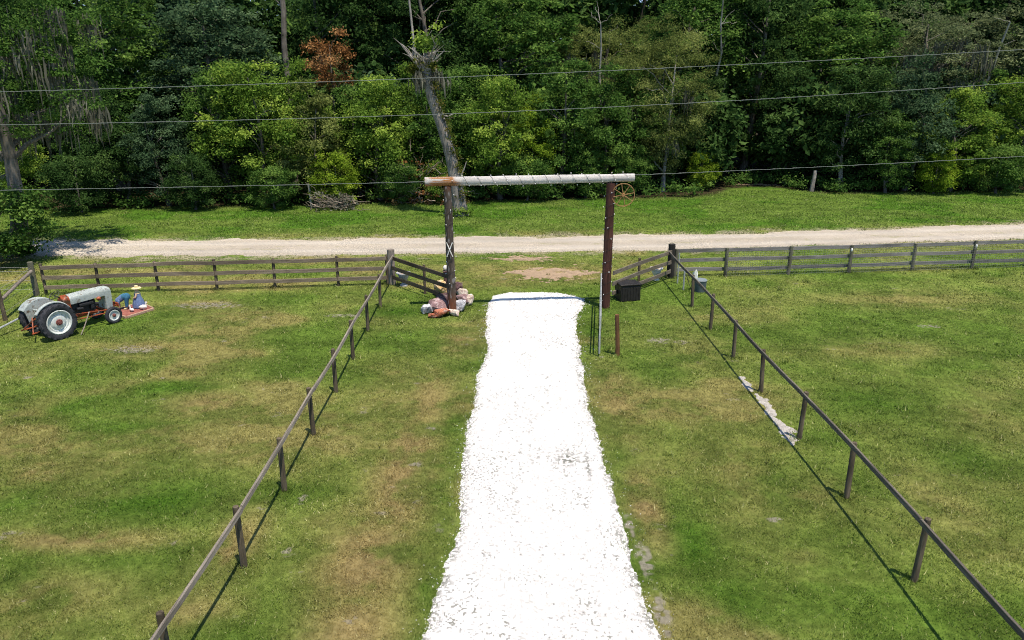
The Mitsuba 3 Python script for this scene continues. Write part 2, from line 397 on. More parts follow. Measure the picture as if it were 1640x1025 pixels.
rock_mat('m_rock_mauve', (0.20, 0.125, 0.130), (0.33, 0.225, 0.230), (0.52, 0.44, 0.43))
rock_mat('m_rock_red', (0.27, 0.080, 0.045), (0.42, 0.160, 0.095), (0.52, 0.38, 0.33))
rock_mat('m_rock_white', (0.38, 0.39, 0.43), (0.62, 0.63, 0.66), (0.20, 0.20, 0.22))
rock_mat('m_rock_tan', (0.48, 0.32, 0.14), (0.66, 0.50, 0.27), (0.72, 0.66, 0.52))
rock_mat('m_rock_cream', (0.50, 0.42, 0.35), (0.68, 0.60, 0.52), (0.36, 0.22, 0.20))
rock_mat('m_rock_dark', (0.055, 0.030, 0.034), (0.115, 0.070, 0.075), (0.20, 0.16, 0.16))


# leaves: uv.x is random for each leaf, uv.y for each clump of leaves
def leaf(name, lo, hi, tip, trans=0.75, rough=0.5, spec=0.4):
    def fn(p, n, uv):
        c = mix(lo, hi, uv.x)
        return mix(c, tip, smoothstep(0.62, 1.0, uv.y) * 0.65) * (0.72 + 0.5 * uv.y)
    scene[name] = {'type': 'principledthin', 'base_color': mikit.proc(fn), 'roughness': 0.4, 'diff_trans': trans, 'spec_trans': 0.0, 'eta': 1.5}


leaf('m_leaf_bright', (0.092, 0.185, 0.024), (0.22, 0.36, 0.062), (0.35, 0.45, 0.08))
leaf('m_leaf_mid', (0.046, 0.12, 0.022), (0.128, 0.24, 0.054), (0.205, 0.32, 0.07))
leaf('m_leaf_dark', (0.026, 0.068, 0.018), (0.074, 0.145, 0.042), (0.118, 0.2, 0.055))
leaf('m_leaf_blue', (0.042, 0.094, 0.043), (0.104, 0.178, 0.088), (0.15, 0.228, 0.112))
leaf('m_leaf_olive', (0.11, 0.155, 0.038), (0.24, 0.295, 0.09), (0.33, 0.37, 0.12))
leaf('m_leaf_grey', (0.1, 0.145, 0.062), (0.215, 0.265, 0.13), (0.28, 0.32, 0.165))
leaf('m_leaf_lime', (0.15, 0.255, 0.02), (0.27, 0.4, 0.042), (0.37, 0.47, 0.058))
leaf('m_leaf_dead', (0.17, 0.07, 0.025), (0.36, 0.18, 0.07), (0.42, 0.25, 0.11), 0.3)
leaf('m_moss', (0.120, 0.125, 0.095), (0.230, 0.235, 0.190), (0.250, 0.250, 0.210), 0.4)
leaf('m_vine', (0.070, 0.100, 0.018), (0.130, 0.150, 0.030), (0.160, 0.120, 0.040))

# ---------------------------------------------------------------- ground, road, drive
BIG = 420.0
struct('ground', (np.array([[-BIG, -BIG, 0], [BIG, -BIG, 0], [BIG, BIG, 0], [-BIG, BIG, 0.0]]), np.array([[0, 1, 2], [0, 2, 3]])), 'm_ground', label='mown lawn and verge running back to the floor of the wood')


def sheet(xs, ys, height):
    """A grid over xs and ys lifted by height(X, Y), leaving out what lies well under the ground."""
    X, Y = np.meshgrid(xs, ys)
    Z = height(X, Y)
    v = np.stack([X, Y, Z], -1).reshape(-1, 3)
    n, m = len(ys), len(xs)
    i, j = np.meshgrid(np.arange(n - 1), np.arange(m - 1), indexing='ij')
    a = (i * m + j).ravel()
    f = np.concatenate([np.stack([a, a + 1, a + m + 1], 1), np.stack([a, a + m + 1, a + m], 1)])
    f = f[(v[f][:, :, 2] > -0.004).any(1)]
    keep = np.unique(f)
    back = np.zeros(len(v), int)
    back[keep] = np.arange(len(keep))
    return v[keep], back[f]


def fb(x, y, s, seed=0, o=3):
    return meshkit.fbm(np.stack([np.asarray(x) * s, np.asarray(y) * s, np.zeros_like(np.asarray(x, float))], -1), o, seed)


def sstep(a, b, x):
    t = np.clip((x - a) / (b - a), 0, 1)
    return t * t * (3 - 2 * t)


def road_h(X, Y):
    far = 1.65 + 1.2 * (fb(X, Y, 0.45, 3) - 0.5) + 0.8 * (fb(X, Y, 2.2, 4) - 0.5)
    near = 1.6 + 0.6 * (fb(X, Y, 0.4, 5) - 0.5) + 0.6 * (fb(X, Y, 2.2, 6) - 0.5)
    off = Y - road_mid(X)
    d = np.minimum(far - off, near + off)
    return np.clip(d, -0.4, 0.3) * 0.08 + 0.012 * (fb(X, Y, 1.4, 9) - 0.5) * sstep(0, 0.3, d) + 0.01 - 0.012 * sstep(0.5, 0.1, np.abs(np.abs(off + 0.1) - 0.85))


rx = np.arange(-80, 80.01, 0.14)
v, f = sheet(rx, np.linspace(-3.6, 4.4, 66), lambda X, Y: road_h(X, Y + road_mid(X)))
v[:, 1] += road_mid(v[:, 0])
struct('dirt_road', (v, f), 'm_road', True, label='pale sandy dirt road passing the gateway')

LE = np.array([(-1.40, -8.0), (-1.33, 8.68), (-1.23, 9.11), (-1.14, 10.02), (-1.04, 10.99), (-0.86, 11.91), (-0.96, 12.98), (-0.91, 13.95), (-0.9, 15.66), (-0.79, 17.76), (-0.78, 19.45), (-0.53, 20.91), (-0.62, 23.84), (-0.57, 26.4), (-0.4, 27.3), (0.3, 27.75)])
RE = np.array([(2.40, -8.0), (2.33, 8.76), (2.33, 9.07), (2.27, 9.98), (2.18, 10.95), (2.21, 11.88), (2.26, 13.41), (2.21, 15.02), (2.18, 17.34), (2.29, 19.88), (2.44, 23.16), (2.53, 24.48), (2.99, 26.2), (3.05, 26.9), (2.3, 27.5), (1.5, 27.75)])


def drive_d(X, Y):
    """Distance inside the drive's ragged edge, in metres (negative outside)."""
    w = 0.15 * (fb(X, Y, 1.1, 11) - 0.5) + 0.12 * (fb(X, Y, 9.0, 12) - 0.5) - 0.02
    d = np.minimum(X - np.interp(Y, LE[:, 1], LE[:, 0]), np.interp(Y, RE[:, 1], RE[:, 0]) - X)
    return np.minimum(d, 27.75 - Y) + w


def drive_h(X, Y):
    d = drive_d(X, Y)
    return np.clip(d, -0.15, 0.12) * 0.16 + 0.03 * sstep(0.1, 0.4, d) + 0.014 * (fb(X, Y, 9, 13) - 0.5) + 0.03 * (fb(X, Y, 1.2, 14) - 0.5) * sstep(0, .3, d)


v, f = sheet(np.arange(-1.9, 3.5, 0.055), np.arange(-6, 28, 0.07), drive_h)
gv = part(None, 'gravel_drive', (v, f), 'm_gravel', True, uv=np.stack([drive_d(v[:, 0], v[:, 1]), 0 * v[:, 0]], -1))
labels[gv] = {'label': 'bright white crushed stone drive leading to the gateway', 'category': 'drive', 'kind': 'structure'}

rng = np.random.default_rng(5)


def stones(x, y, z, r, rng):
    base = trimesh.creation.icosahedron()
    bv, bf = np.asarray(base.vertices), np.asarray(base.faces)
    n = len(x)
    q = rng.normal(size=(n, 3, 3))
    q, _ = np.linalg.qr(q)
    vv = bv[None] * (1 + 0.35 * (rng.random((n, 12, 1)) - 0.5)) * (r[:, None, None] * (0.7 + 0.6 * rng.random((n, 1, 3))))
    vv = np.einsum('nij,nkj->nki', q, vv) * [1, 1, 0.8]
    vv += np.stack([x, y, z], -1)[:, None]
    return vv.reshape(-1, 3), (bf[None] + 12 * np.arange(n)[:, None, None]).reshape(-1, 3)


n = 85000
y = 7.6 + 20.2 * rng.random(n) ** 1.7
x = -1.9 + 5.3 * rng.random(n)
d = drive_d(x, y)
edge = np.exp(-np.abs(d) / 0.12)
keep = (d > -0.42) & (rng.random(n) < np.where(d > 0, 0.55 + 0.45 * edge, np.maximum(np.exp(d / 0.04) * 0.6, np.exp(d / 0.14) * 0.22)))
keep &= rng.random(n) > 1.1 * np.exp(-((x - 1.38) / 0.30) ** 2 - ((y - 14.5) / 0.36) ** 2) + 0.7 * np.exp(-((x - 2.15) / 0.14) ** 2 - ((y - 19.6) / 1.1) ** 2)
keep &= fb(x, y, 1.3, 33) > 0.36 + 0.25 * rng.random(n) - 0.1 * (d < 0)
keep &= (d < 0) | (rng.random(n) < 0.35 + d / 0.3)
x, y, d = x[keep], y[keep], d[keep]
r = rng.uniform(0.006, 0.0145, len(x)) * (0.8 + 0.025 * y) * np.where(rng.random(len(x)) < 0.05, 1.6, 1) * np.where(d < 0, 0.8, 1)
struct('loose_stone', stones(x, y, np.maximum(drive_h(x, y), 0) + 0.006, r, rng), 'm_stone_white', kind='stuff', label='loose white stones lying over the drive and along its edges')


def patch_sheet(name, blobs, m, label, seed):
    """Bare patches: each blob (x, y, rx, ry) a ragged low sheet of its own earth, all of one kind of ground."""
    out = []
    for k, (cx, cy, ax, ay) in enumerate(blobs):
        st = max(0.03, min(ax, ay) / 14)

        def h(X, Y):
            e = 1 - np.sqrt(((X - cx) / ax) ** 2 + ((Y - cy) / ay) ** 2)
            e = e + 1.5 * (fb(X / max(ax, .35), Y / max(ay, .35), 2.3, seed + k) - 0.5) + 1.5 * (fb(X, Y, 6, seed + 50) - 0.5)
            return np.clip((e - 0.18) * 0.06, -0.012, 0.014)
        out.append(sheet(np.arange(cx - 1.7 * ax, cx + 1.7 * ax, st), np.arange(cy - 1.7 * ay, cy + 1.7 * ay, st), h))
    return struct(name, mesh_of([o for o in out if len(o[0])]), m, True, label=label)


SOIL = [(2.0, 30.6, 1.8, 1.2), (1.0, 33.3, 1.4, 0.5), (19.3, 57.0, 1.5, 0.5)]
SAND = [(6.60, 18.5, 0.11, 0.8), (6.66, 17.3, 0.15, 0.9), (6.66, 15.95, 0.22, 0.8)]
patch_sheet('bare_soil', SOIL, 'm_soil', 'patch of bare reddish earth between the drive and the road', 40)
patch_sheet('sand', SAND, 'm_sand', 'narrow streak of white sand along the foot of the right paddock fence', 70)

LY = [5.8, 8.3, 10.89, 13.37, 15.83, 18.28, 20.7, 23.24, 25.87]
RY = [5.3, 7.85, 10.39, 12.96, 15.47, 18.15, 20.67, 23.24, 25.75]
LROAD = [(-17.4, 27.63), (-15.5, 27.85), (-13.36, 28.1), (-11.15, 28.25), (-8.97, 28.49), (-6.54, 28.74), (-4.62, 28.96)]
RROAD = [(7.05, 29.85), (9.22, 30.05), (11.92, 30.27), (14.59, 30.55), (17.48, 30.93), (20.24, 31.23), (23.0, 31.5), (25.8, 31.8), (28.6, 32.1)]
FEET = [(-4.44, q) for q in LY] + [(6.8, q) for q in RY] + LROAD + RROAD + [(-1.8, 25.25), (3.66, 25.75), (3.4, 20.9), (-2.2, 25.0), (-1.4, 25.6), (-4.45, 28.99), (6.87, 29.84)]

# grass: single bent blades, colour from the same lawn pattern as the ground below
xs, ys, hs, ws = [], [], [], []
for y0, y1, dens, bh, bw in ((6.0, 12, 1250, 0.046, 0.013), (12, 18, 650, 0.048, 0.017), (18, 26, 330, 0.050, 0.023), (26, 36, 150, 0.05, 0.032), (36, 54, 95, 0.055, 0.042)):
    half = 0.75 * y1 + 2.0
    n = int((y1 - y0) * 2 * half * dens)
    yy = y0 + (y1 - y0) * rng.random(n)
    xx = (2 * rng.random(n) - 1) * (0.75 * yy + 2.0)
    xs.append(xx); ys.append(yy); hs.append(np.full(n, bh)); ws.append(np.full(n, bw))
x, y, h, w = map(np.concatenate, (xs, ys, hs, ws))
ok = (drive_d(x, y) < 0.26 * rng.random(len(x)) ** 3 - 0.02) & (road_h(x, y) < 0.004) & (y < wood_edge(x) + 1.0)
for cx, cy, ax, ay in SOIL + SAND + [p for p in SPOTS if p[0] > 2.2 and p[0] < 2.6]:
    ok &= (((x - cx) / ax) ** 2 + ((y - cy) / ay) ** 2 > 0.35 + 1.1 * rng.random(len(x)))
ok &= rng.random(len(x)) < 0.35 + 1.2 * sstep(0.3, 0.62, fb(x, y, 2.0, 21))
x, y, h, w = x[ok], y[ok], h[ok], w[ok]
tx, ty, th_, tw = [], [], [], []
for fx, fy in FEET:
    m = 90
    tx.append(fx + rng.normal(size=m) * 0.13); ty.append(fy + rng.normal(size=m) * 0.13)
    th_.append(np.full(m, 0.11)); tw.append(np.full(m, 0.010 + 0.0006 * fy))
for k in range(700):
    fy = 7 + 25 * rng.random() ** 1.3
    fx = (2 * rng.random() - 1) * (0.75 * fy + 1)
    if drive_d(np.array([fx]), np.array([fy]))[0] > -0.1:
        continue
    m = rng.integers(14, 40)
    sp = rng.uniform(0.04, 0.16)
    tx.append(fx + rng.normal(size=m) * sp); ty.append(fy + rng.normal(size=m) * sp)
    th_.append(np.full(m, rng.uniform(0.06, 0.10))); tw.append(np.full(m, 0.008 + 0.0008 * fy))
x, y, h, w = (np.concatenate([a] + b) for a, b in ((x, tx), (y, ty), (h, th_), (w, tw)))
n = len(x)
h = h * rng.uniform(0.5, 1.25, n) * (0.7 + 0.7 * fb(x, y, 0.7, 22)) * np.where(y > 38, 1.25, 1.0)
ang, lean, la = rng.random(n) * 2 * np.pi, rng.uniform(0.2, 1.3, n), rng.random(n) * 2 * np.pi
ca, sa = np.cos(ang) * w / 2, np.sin(ang) * w / 2
tip = np.stack([x + np.cos(la) * lean * h, y + np.sin(la) * lean * h, h], -1)
v = np.stack([np.stack([x - ca, y - sa, np.full(n, -0.004)], -1), np.stack([x + ca, y + sa, np.full(n, -0.004)], -1), tip], 1).reshape(-1, 3)
ru = np.repeat(rng.random(n), 3)
rv = np.tile([0.1, 0.1, 1.0], n)
gk = part(None, 'grass', (v, np.arange(3 * n).reshape(-1, 3)), 'm_grass', False, uv=np.stack([ru, rv], -1))
labels[gk] = {'label': 'short mown grass blades over the lawn and verge', 'category': 'grass', 'kind': 'stuff'}


# ---------------------------------------------------------------- trees
def leaves(rng, centers, radii, per, size, up=0.5, droop=0.0, squash=0.8, narrow=0.55):
    """Kite-shaped leaves spread through round clumps; returns vertices, triangles and uv (leaf random, clump random)."""
    c = np.repeat(centers, per, 0)
    r = np.repeat(radii, per)
    n = len(c)
    d = rng.normal(size=(n, 3))
    d /= np.linalg.norm(d, axis=1, keepdims=True)
    d[:, 2] = np.where(d[:, 2] < -0.35, -d[:, 2], d[:, 2])
    k = np.where(rng.random(n) < 0.28, rng.uniform(0.9, 1.75, n), rng.random(n) ** 0.5)
    pos = c + d * (r * k)[:, None] * [1, 1, squash] + rng.normal(size=(n, 3)) * 0.05
    nor = 0.5 * d + [0, 0, up] + 0.7 * rng.normal(size=(n, 3))
    nor /= np.linalg.norm(nor, axis=1, keepdims=True)
    t = rng.normal(size=(n, 3)) + 0.6 * d - [0, 0, droop]
    t -= nor * (t * nor).sum(1, keepdims=True)
    t /= np.linalg.norm(t, axis=1, keepdims=True) + 1e-9
    s = np.cross(nor, t)
    L = size * rng.uniform(0.6, 1.35, n)[:, None]
    W = L * narrow * 0.5
    v = np.stack([pos - t * L * 0.5, pos + s * W - t * L * 0.05, pos + t * L * 0.5 - nor * L * 0.12, pos - s * W - t * L * 0.05], 1).reshape(-1, 3)
    a = 4 * np.arange(n)[:, None]
    f = np.concatenate([a + [0, 1, 2], a + [0, 2, 3]], 1).reshape(-1, 3)
    u = np.repeat(rng.random(n), 4)
    cv = rng.random(len(centers))
    return v, f, np.stack([u, np.repeat(np.repeat(cv, per), 4)], -1)


def crown_points(rng, n, center, rad, lo=0.45, seed=0, cone=0.0):
    d = rng.normal(size=(n, 3))
    d /= np.linalg.norm(d, axis=1, keepdims=True)
    k = lo + (1 - lo) * rng.random(n) ** 0.6
    k = k * (0.62 + 0.85 * meshkit.fbm(d * 1.7 + 5, 2, seed))
    p = d * k[:, None] * rad
    if cone:
        p[:, :2] *= (1 - cone * np.clip(p[:, 2] / rad[2], -1, 1))[:, None]
    return p + center


def limbs(rng, H, r0, targets, bend=0.4, top=0.9, sides=7):
    """A tapered, slightly crooked trunk and limbs that run from it out to some of the crown's clumps."""
    n = 9
    z = np.linspace(-0.1, H * top, n)
    q = rng.normal(size=2) * bend
    ph = rng.random(2) * 6
    px = q[0] * np.sin(z / H * 3 + ph[0]) - q[0] * math.sin(ph[0])
    py = q[1] * np.sin(z / H * 3 + ph[1]) - q[1] * math.sin(ph[1])
    P = np.stack([px, py, z], -1)
    R = r0 * (1.0 - 0.82 * (z / (H * top)))
    R[0] *= 1.5
    R[1] *= 1.05
    out = [tube(P, np.maximum(R, 0.02), sides)]
    for t in targets:
        zi = np.clip(t[2] - 0.55 * np.hypot(t[0], t[1]) - 0.3, H * 0.12, H * top * 0.93)
        s = np.array([np.interp(zi, z, px), np.interp(zi, z, py), zi])
        k = np.linspace(0, 1, 5)[:, None]
        mid = s + (t - s) * k + np.array([0, 0, 1.0]) * (np.sin(k * np.pi) * 0.10 * np.linalg.norm(t - s)) + rng.normal(size=(5, 3)) * 0.05 * np.linalg.norm(t - s) * np.sin(k * np.pi)
        out.append(tube(mid, np.linspace(max(0.02, np.interp(zi, z, R) * 0.5), 0.012, 5), 5, False))
    return mesh_of(out)


def moss_mesh(rng, anchors, length, per=26, spread=0.35):
    """Hanging strands: narrow ribbons that taper and drift as they fall."""
    vs, fs, us, at = [], [], [], 0
    for a in anchors:
        L0 = length * rng.uniform(0.5, 1.3)
        for k in range(per):
            p = a + np.array([*(rng.normal(size=2) * spread), rng.uniform(-0.3, 0.2)])
            L = L0 * rng.uniform(0.3, 1.0)
            th = rng.random() * np.pi
            s = np.array([math.cos(th), math.sin(th), 0]) * rng.uniform(0.02, 0.06)
            m = 4
            q = np.linspace(0, 1, m + 1)
            c = p + np.outer(q, [0, 0, -L]) + np.cumsum(rng.normal(size=(m + 1, 3)) * [0.04, 0.04, 0], 0)
            wd = np.array([0.5, 1, 0.9, 0.6, 0.1])[:, None]
            v = np.concatenate([c - s * wd, c + s * wd])
            i = np.arange(m)
            f = np.concatenate([np.stack([i, i + 1, i + m + 2], 1), np.stack([i, i + m + 2, i + m + 1], 1)])
            vs.append(v); fs.append(f + at); at += len(v)
            us.append(np.full((len(v), 2), [rng.random(), rng.random() * 0.6]))
    return np.vstack(vs), np.vstack(fs), np.vstack(us)


PROTO = {}


def make_proto(name, seed, H, rad, zc, clumps, cr, per, size, r0, nlimb=9, cone=0.0, moss=0, up=0.5, droop=0.0, squash=0.8, bend=0.4, narrow=0.55, lo=0.45):
    """Builds one tree of a kind: trunk with limbs, crown and, for some, moss. Placed trees reuse its meshes."""
    rng = np.random.default_rng(seed)
    rad = np.asarray(rad, float)
    C = crown_points(rng, clumps, np.array([0, 0, zc]), rad, lo, seed, cone)
    C[:, 2] = np.maximum(C[:, 2], 0.35)
    R = cr * (0.45 + 1.0 * rng.random(clumps) ** 1.5)
    v, f, uv = leaves(rng, C, R, per, size, up, droop, squash, narrow)
    tg = C[rng.choice(clumps, min(nlimb, clumps), replace=False)]
    p = {'H': H, 'crown': mikit.ply((v, f), None, False, uv=uv), 'trunk': mikit.ply(limbs(rng, H, r0, tg, bend), None, True)}
    if moss:
        low = C[(C[:, 2] < zc + 0.5 * rad[2])]
        an = low[rng.choice(len(low), min(moss, len(low)), replace=False)]
        mv, mf, mu = moss_mesh(rng, an, 2.4, 34, 0.30)
        p['moss'] = mikit.ply((mv, mf), None, False, uv=mu)
    PROTO[name] = p


make_proto('bush_a', 1, 4.5, (2.1, 2.0, 2.2), 2.3, 80, 0.52, 190, 0.155, 0.09, 12)
make_proto('bush_b', 2, 4.5, (2.4, 2.1, 2.0), 2.2, 80, 0.55, 190, 0.165, 0.09, 12)
make_proto('young_a', 3, 8.5, (2.6, 2.4, 3.9), 4.5, 130, 0.56, 170, 0.175, 0.16, 14, cone=0.25)
make_proto('young_b', 4, 8.5, (2.9, 2.5, 3.8), 4.4, 130, 0.60, 170, 0.18, 0.17, 14, cone=0.1)
make_proto('young_c', 5, 8.5, (2.3, 2.2, 4.0), 4.6, 120, 0.52, 170, 0.165, 0.15, 14, cone=0.35)
make_proto('tall_a', 6, 18, (4.2, 3.8, 6.2), 11.5, 190, 0.78, 150, 0.25, 0.30, 16, bend=0.7)
make_proto('tall_b', 7, 18, (4.6, 4.0, 6.6), 11.2, 190, 0.82, 150, 0.26, 0.34, 16, bend=0.7)
make_proto('tall_c', 8, 18, (3.6, 3.4, 7.2), 10.8, 180, 0.74, 150, 0.24, 0.26, 16, cone=0.2, bend=0.6)
make_proto('oak_a', 9, 17, (5.6, 4.6, 5.0), 11.5, 210, 0.66, 190, 0.16, 0.42, 20, moss=46, droop=0.5, bend=0.9)
make_proto('airy', 10, 10.5, (2.9, 2.5, 4.2), 6.3, 150, 0.55, 230, 0.13, 0.13, 10, moss=4, droop=0.6, squash=0.7, narrow=0.4)


make_proto('far_a', 21, 18, (4.6, 4.2, 6.6), 11.0, 100, 1.1, 60, 0.55, 0.30, 5, bend=0.7)
make_proto('far_b', 22, 18, (4.0, 3.8, 7.4), 10.4, 100, 1.05, 60, 0.55, 0.28, 5, bend=0.7, cone=0.2)
make_proto('fill', 23, 7, (2.9, 2.6, 3.4), 3.4, 80, 0.85, 60, 0.42, 0.12, 5)


def tree(name, proto, x, y, label, cat, leafm, bark='m_bark', s=1.0, sz=1.0, rot=0.0, group=None, moss=True, sx=1.0, lean=0.0):
    key = thing(name, label, cat, group)
    P = PROTO[proto]
    w = T().translate([x, y, 0]).rotate([0, 1, 0], lean).rotate([0, 0, 1], rot).scale([s * sx, s * sx, s * sz])
    part(key, 'trunk', P['trunk'], bark, to_world=w)
    part(key, 'crown', P['crown'], leafm, to_world=w)
    if 'moss' in P and moss:
        labels[part(key, 'hanging_moss', P['moss'], 'm_moss', to_world=w)] = {'label': 'strands of grey moss hanging from the limbs', 'kind': 'stuff'}
    return key


# the edge of the wood, left to right
tree('broadleaf_shrub', 'bush_b', -22.3, 32.2, 'dense dark shrub at the left edge of the picture, in front of the road', 'shrub', 'm_leaf_mid', s=1.0, sz=0.85, rot=40)
tree('oak_tree', 'oak_a', -22.4, 34.3, 'big moss hung oak at the far left, shading the road', 'tree', 'm_leaf_mid', rot=20, s=0.92, sz=0.86)
tree('young_tree', 'young_b', -29.5, 46.0, 'sunlit green young tree under the hanging moss at far left', 'young tree', 'm_leaf_bright', s=0.62, rot=70)
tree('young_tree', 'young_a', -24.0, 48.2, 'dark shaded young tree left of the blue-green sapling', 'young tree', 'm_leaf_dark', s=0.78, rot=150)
tree('young_tree', 'young_c', -21.3, 48.0, 'blue-green sapling in the dark gap left of the bright tree group', 'young tree', 'm_leaf_blue', s=0.82, rot=10)
tree('young_tree', 'young_b', -15.6, 48.8, 'broad bright green young tree, left of the brown leaved tree', 'young tree', 'm_leaf_bright', s=1.02, rot=200)
tree('young_tree', 'young_a', -12.0, 49.0, 'yellow-green young tree just below the brown leaved tree', 'young tree', 'm_leaf_olive', s=0.82, rot=60)
tree('young_tree', 'young_b', -8.2, 50.4, 'rounded green young tree left of the broken trunk', 'young tree', 'm_leaf_bright', s=0.92, rot=300)
tree('broadleaf_shrub', 'bush_a', -10.6, 47.6, 'lime green shrub above the left brush pile', 'shrub', 'm_leaf_lime', s=0.75, rot=15)
tree('broadleaf_shrub', 'bush_b', -6.6, 48.6, 'low mid green shrub between the two brush piles', 'shrub', 'm_leaf_mid', s=0.62, rot=120)
tree('young_tree', 'young_c', -4.4, 51.3, 'slim green young tree close behind the broken trunk', 'young tree', 'm_leaf_mid', s=1.0, rot=33)
tree('young_tree', 'young_b', -0.2, 50.4, 'bright green young tree right of the broken trunk, above the beam', 'young tree', 'm_leaf_bright', s=0.92, rot=260)
tree('young_tree', 'young_c', 4.0, 52.2, 'dark green pointed young tree above the right half of the beam', 'young tree', 'm_leaf_mid', s=1.06, rot=80)
tree('young_tree', 'young_a', 6.9, 52.8, 'narrow deep green young tree above the wagon wheel', 'young tree', 'm_leaf_mid', s=0.92, rot=190)
tree('airy_tree', 'airy', 11.4, 53.6, 'light yellow-green feathery tree with a pale slim trunk', 'tree', 'm_leaf_olive', 'm_bark_pale', s=1.08, rot=140)
tree('broadleaf_shrub', 'bush_a', 14.4, 54.6, 'bright yellow-green low shrub left of the forest opening', 'shrub', 'm_leaf_lime', s=0.58, rot=280)
tree('broadleaf_shrub', 'bush_b', 9.0, 52.6, 'dark low shrub at the foot of the feathery tree', 'shrub', 'm_leaf_mid', s=0.62, rot=95)
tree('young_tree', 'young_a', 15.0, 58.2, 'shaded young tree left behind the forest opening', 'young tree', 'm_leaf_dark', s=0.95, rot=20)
tree('young_tree', 'young_b', 21.6, 58.0, 'dark spreading young tree overhanging the forest opening', 'young tree', 'm_leaf_dark', s=1.0, rot=240)
tree('young_tree', 'young_b', 24.6, 54.5, 'dense dark green young tree with a pale stem, right of the opening', 'young tree', 'm_leaf_dark', 'm_bark_pale', s=1.0, rot=330)
tree('young_tree', 'young_a', 29.0, 54.0, 'blue-green young tree left of the vine covered mound', 'young tree', 'm_leaf_blue', s=1.0, rot=110)
tree('vine_mound', 'young_b', 32.0, 53.6, 'tall mound of bright vines over a dead tree at right', 'shrub', 'm_leaf_bright', s=0.92, sz=0.9, rot=50)
tree('young_tree', 'young_b', 36.8, 54.3, 'bright green young tree at the right edge of the picture', 'young tree', 'm_leaf_bright', s=0.92, rot=170)
tree('broadleaf_shrub', 'bush_a', 30.2, 52.4, 'lime tipped shrub in front of the vine covered mound', 'shrub', 'm_leaf_lime', s=0.66, rot=130)
tree('broadleaf_shrub', 'bush_b', 34.6, 52.4, 'green shrub on the verge beside the right edge of the picture', 'shrub', 'm_leaf_mid', s=0.8, rot=130)

tree('young_tree', 'young_c', -18.3, 50.6, 'mid green young tree standing behind the left side of the broad bright one', 'young tree', 'm_leaf_mid', s=1.05, rot=77)
tree('young_tree', 'young_a', -13.2, 51.0, 'bright young tree behind and between the broad one and the yellow-green one', 'young tree', 'm_leaf_bright', s=0.95, rot=177)
tree('young_tree', 'young_c', -9.9, 52.2, 'green young tree right under the brown leaved tree', 'young tree', 'm_leaf_mid', s=0.86, rot=277)
tree('young_tree', 'young_a', -6.2, 52.6, 'bright green young tree behind the rounded one, left of the broken trunk', 'young tree', 'm_leaf_bright', s=0.92, rot=17)
tree('young_tree', 'young_a', 2.0, 51.6, 'lime green young tree above the middle of the beam', 'young tree', 'm_leaf_lime', s=0.72, rot=222)
tree('young_tree', 'young_b', -2.0, 53.6, 'mid green young tree behind the top of the broken trunk', 'young tree', 'm_leaf_mid', s=1.0, rot=122)
tree('young_tree', 'young_b', 8.6, 55.0, 'mid green young tree behind the feathery tree, on its left', 'young tree', 'm_leaf_mid', s=1.0, rot=42)
tree('young_tree', 'young_c', -27.0, 50.2, 'mid green young tree behind the sunlit one at far left', 'young tree', 'm_leaf_mid', s=1.0, rot=142)
tree('young_tree', 'young_a', 27.0, 52.8, 'low dark young tree right of the pale stem', 'young tree', 'm_leaf_mid', s=0.6, rot=312)
tree('young_tree', 'young_c', 34.6, 56.8, 'mid green young tree behind the one at the right edge', 'young tree', 'm_leaf_mid', s=1.0, rot=72)
tree('broadleaf_shrub', 'bush_a', -3.9, 48.6, 'green shrub at the left foot of the broken trunk', 'shrub', 'm_leaf_bright', s=0.6, rot=222)
tree('broadleaf_shrub', 'bush_b', 1.6, 49.7, 'wide green shrub seen under the middle of the beam', 'shrub', 'm_leaf_mid', s=0.7, rot=322)
tree('broadleaf_shrub', 'bush_a', 5.6, 51.0, 'dark green shrub seen under the beam beside the right pole', 'shrub', 'm_leaf_mid', s=0.7, rot=62)
tree('broadleaf_shrub', 'bush_b', -14.2, 46.6, 'dark green shrub left of the heap of grey brush', 'shrub', 'm_leaf_mid', s=0.62, rot=162)
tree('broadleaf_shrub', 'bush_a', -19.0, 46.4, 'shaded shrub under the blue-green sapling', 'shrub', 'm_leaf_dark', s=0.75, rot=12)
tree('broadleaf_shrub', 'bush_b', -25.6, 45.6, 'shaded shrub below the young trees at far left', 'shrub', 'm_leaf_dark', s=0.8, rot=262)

# tall trees one can tell apart
tree('tall_tree', 'tall_a', -20.0, 55.5, 'tall blue-green tree rising behind the dark gap at left', 'tree', 'm_leaf_blue', rot=25, sz=0.72)
tree('tall_tree', 'tall_b', -27.5, 55.0, 'tall dark tree behind the oak at far left', 'tree', 'm_leaf_mid', rot=125, sz=0.8)
tree('tall_tree', 'tall_c', -12.5, 60.5, 'tall dark tree with a bare grey trunk, behind the brown leaved tree', 'tree', 'm_leaf_dark', 'm_bark', rot=75)
tree('tall_tree', 'tall_b', -5.5, 60.5, 'tall very dark tree behind the rounded young tree', 'tree', 'm_leaf_dark', rot=215)
tree('tall_tree', 'tall_a', 1.0, 58.5, 'tall deep green tree over the middle of the beam', 'tree', 'm_leaf_mid', rot=310, sz=0.78)
tree('oak_tree', 'oak_a', 7.5, 58.8, 'grey-green oak with hanging moss above the wagon wheel', 'tree', 'm_leaf_olive', rot=160, s=0.85, sz=0.8)
tree('tall_tree', 'tall_b', 14.0, 61.0, 'tall green tree behind the feathery tree', 'tree', 'm_leaf_mid', rot=55, sz=0.85)
tree('tall_tree', 'tall_c', 19.5, 61.5, 'tall dark tree standing straight behind the forest opening', 'tree', 'm_leaf_dark', rot=190)
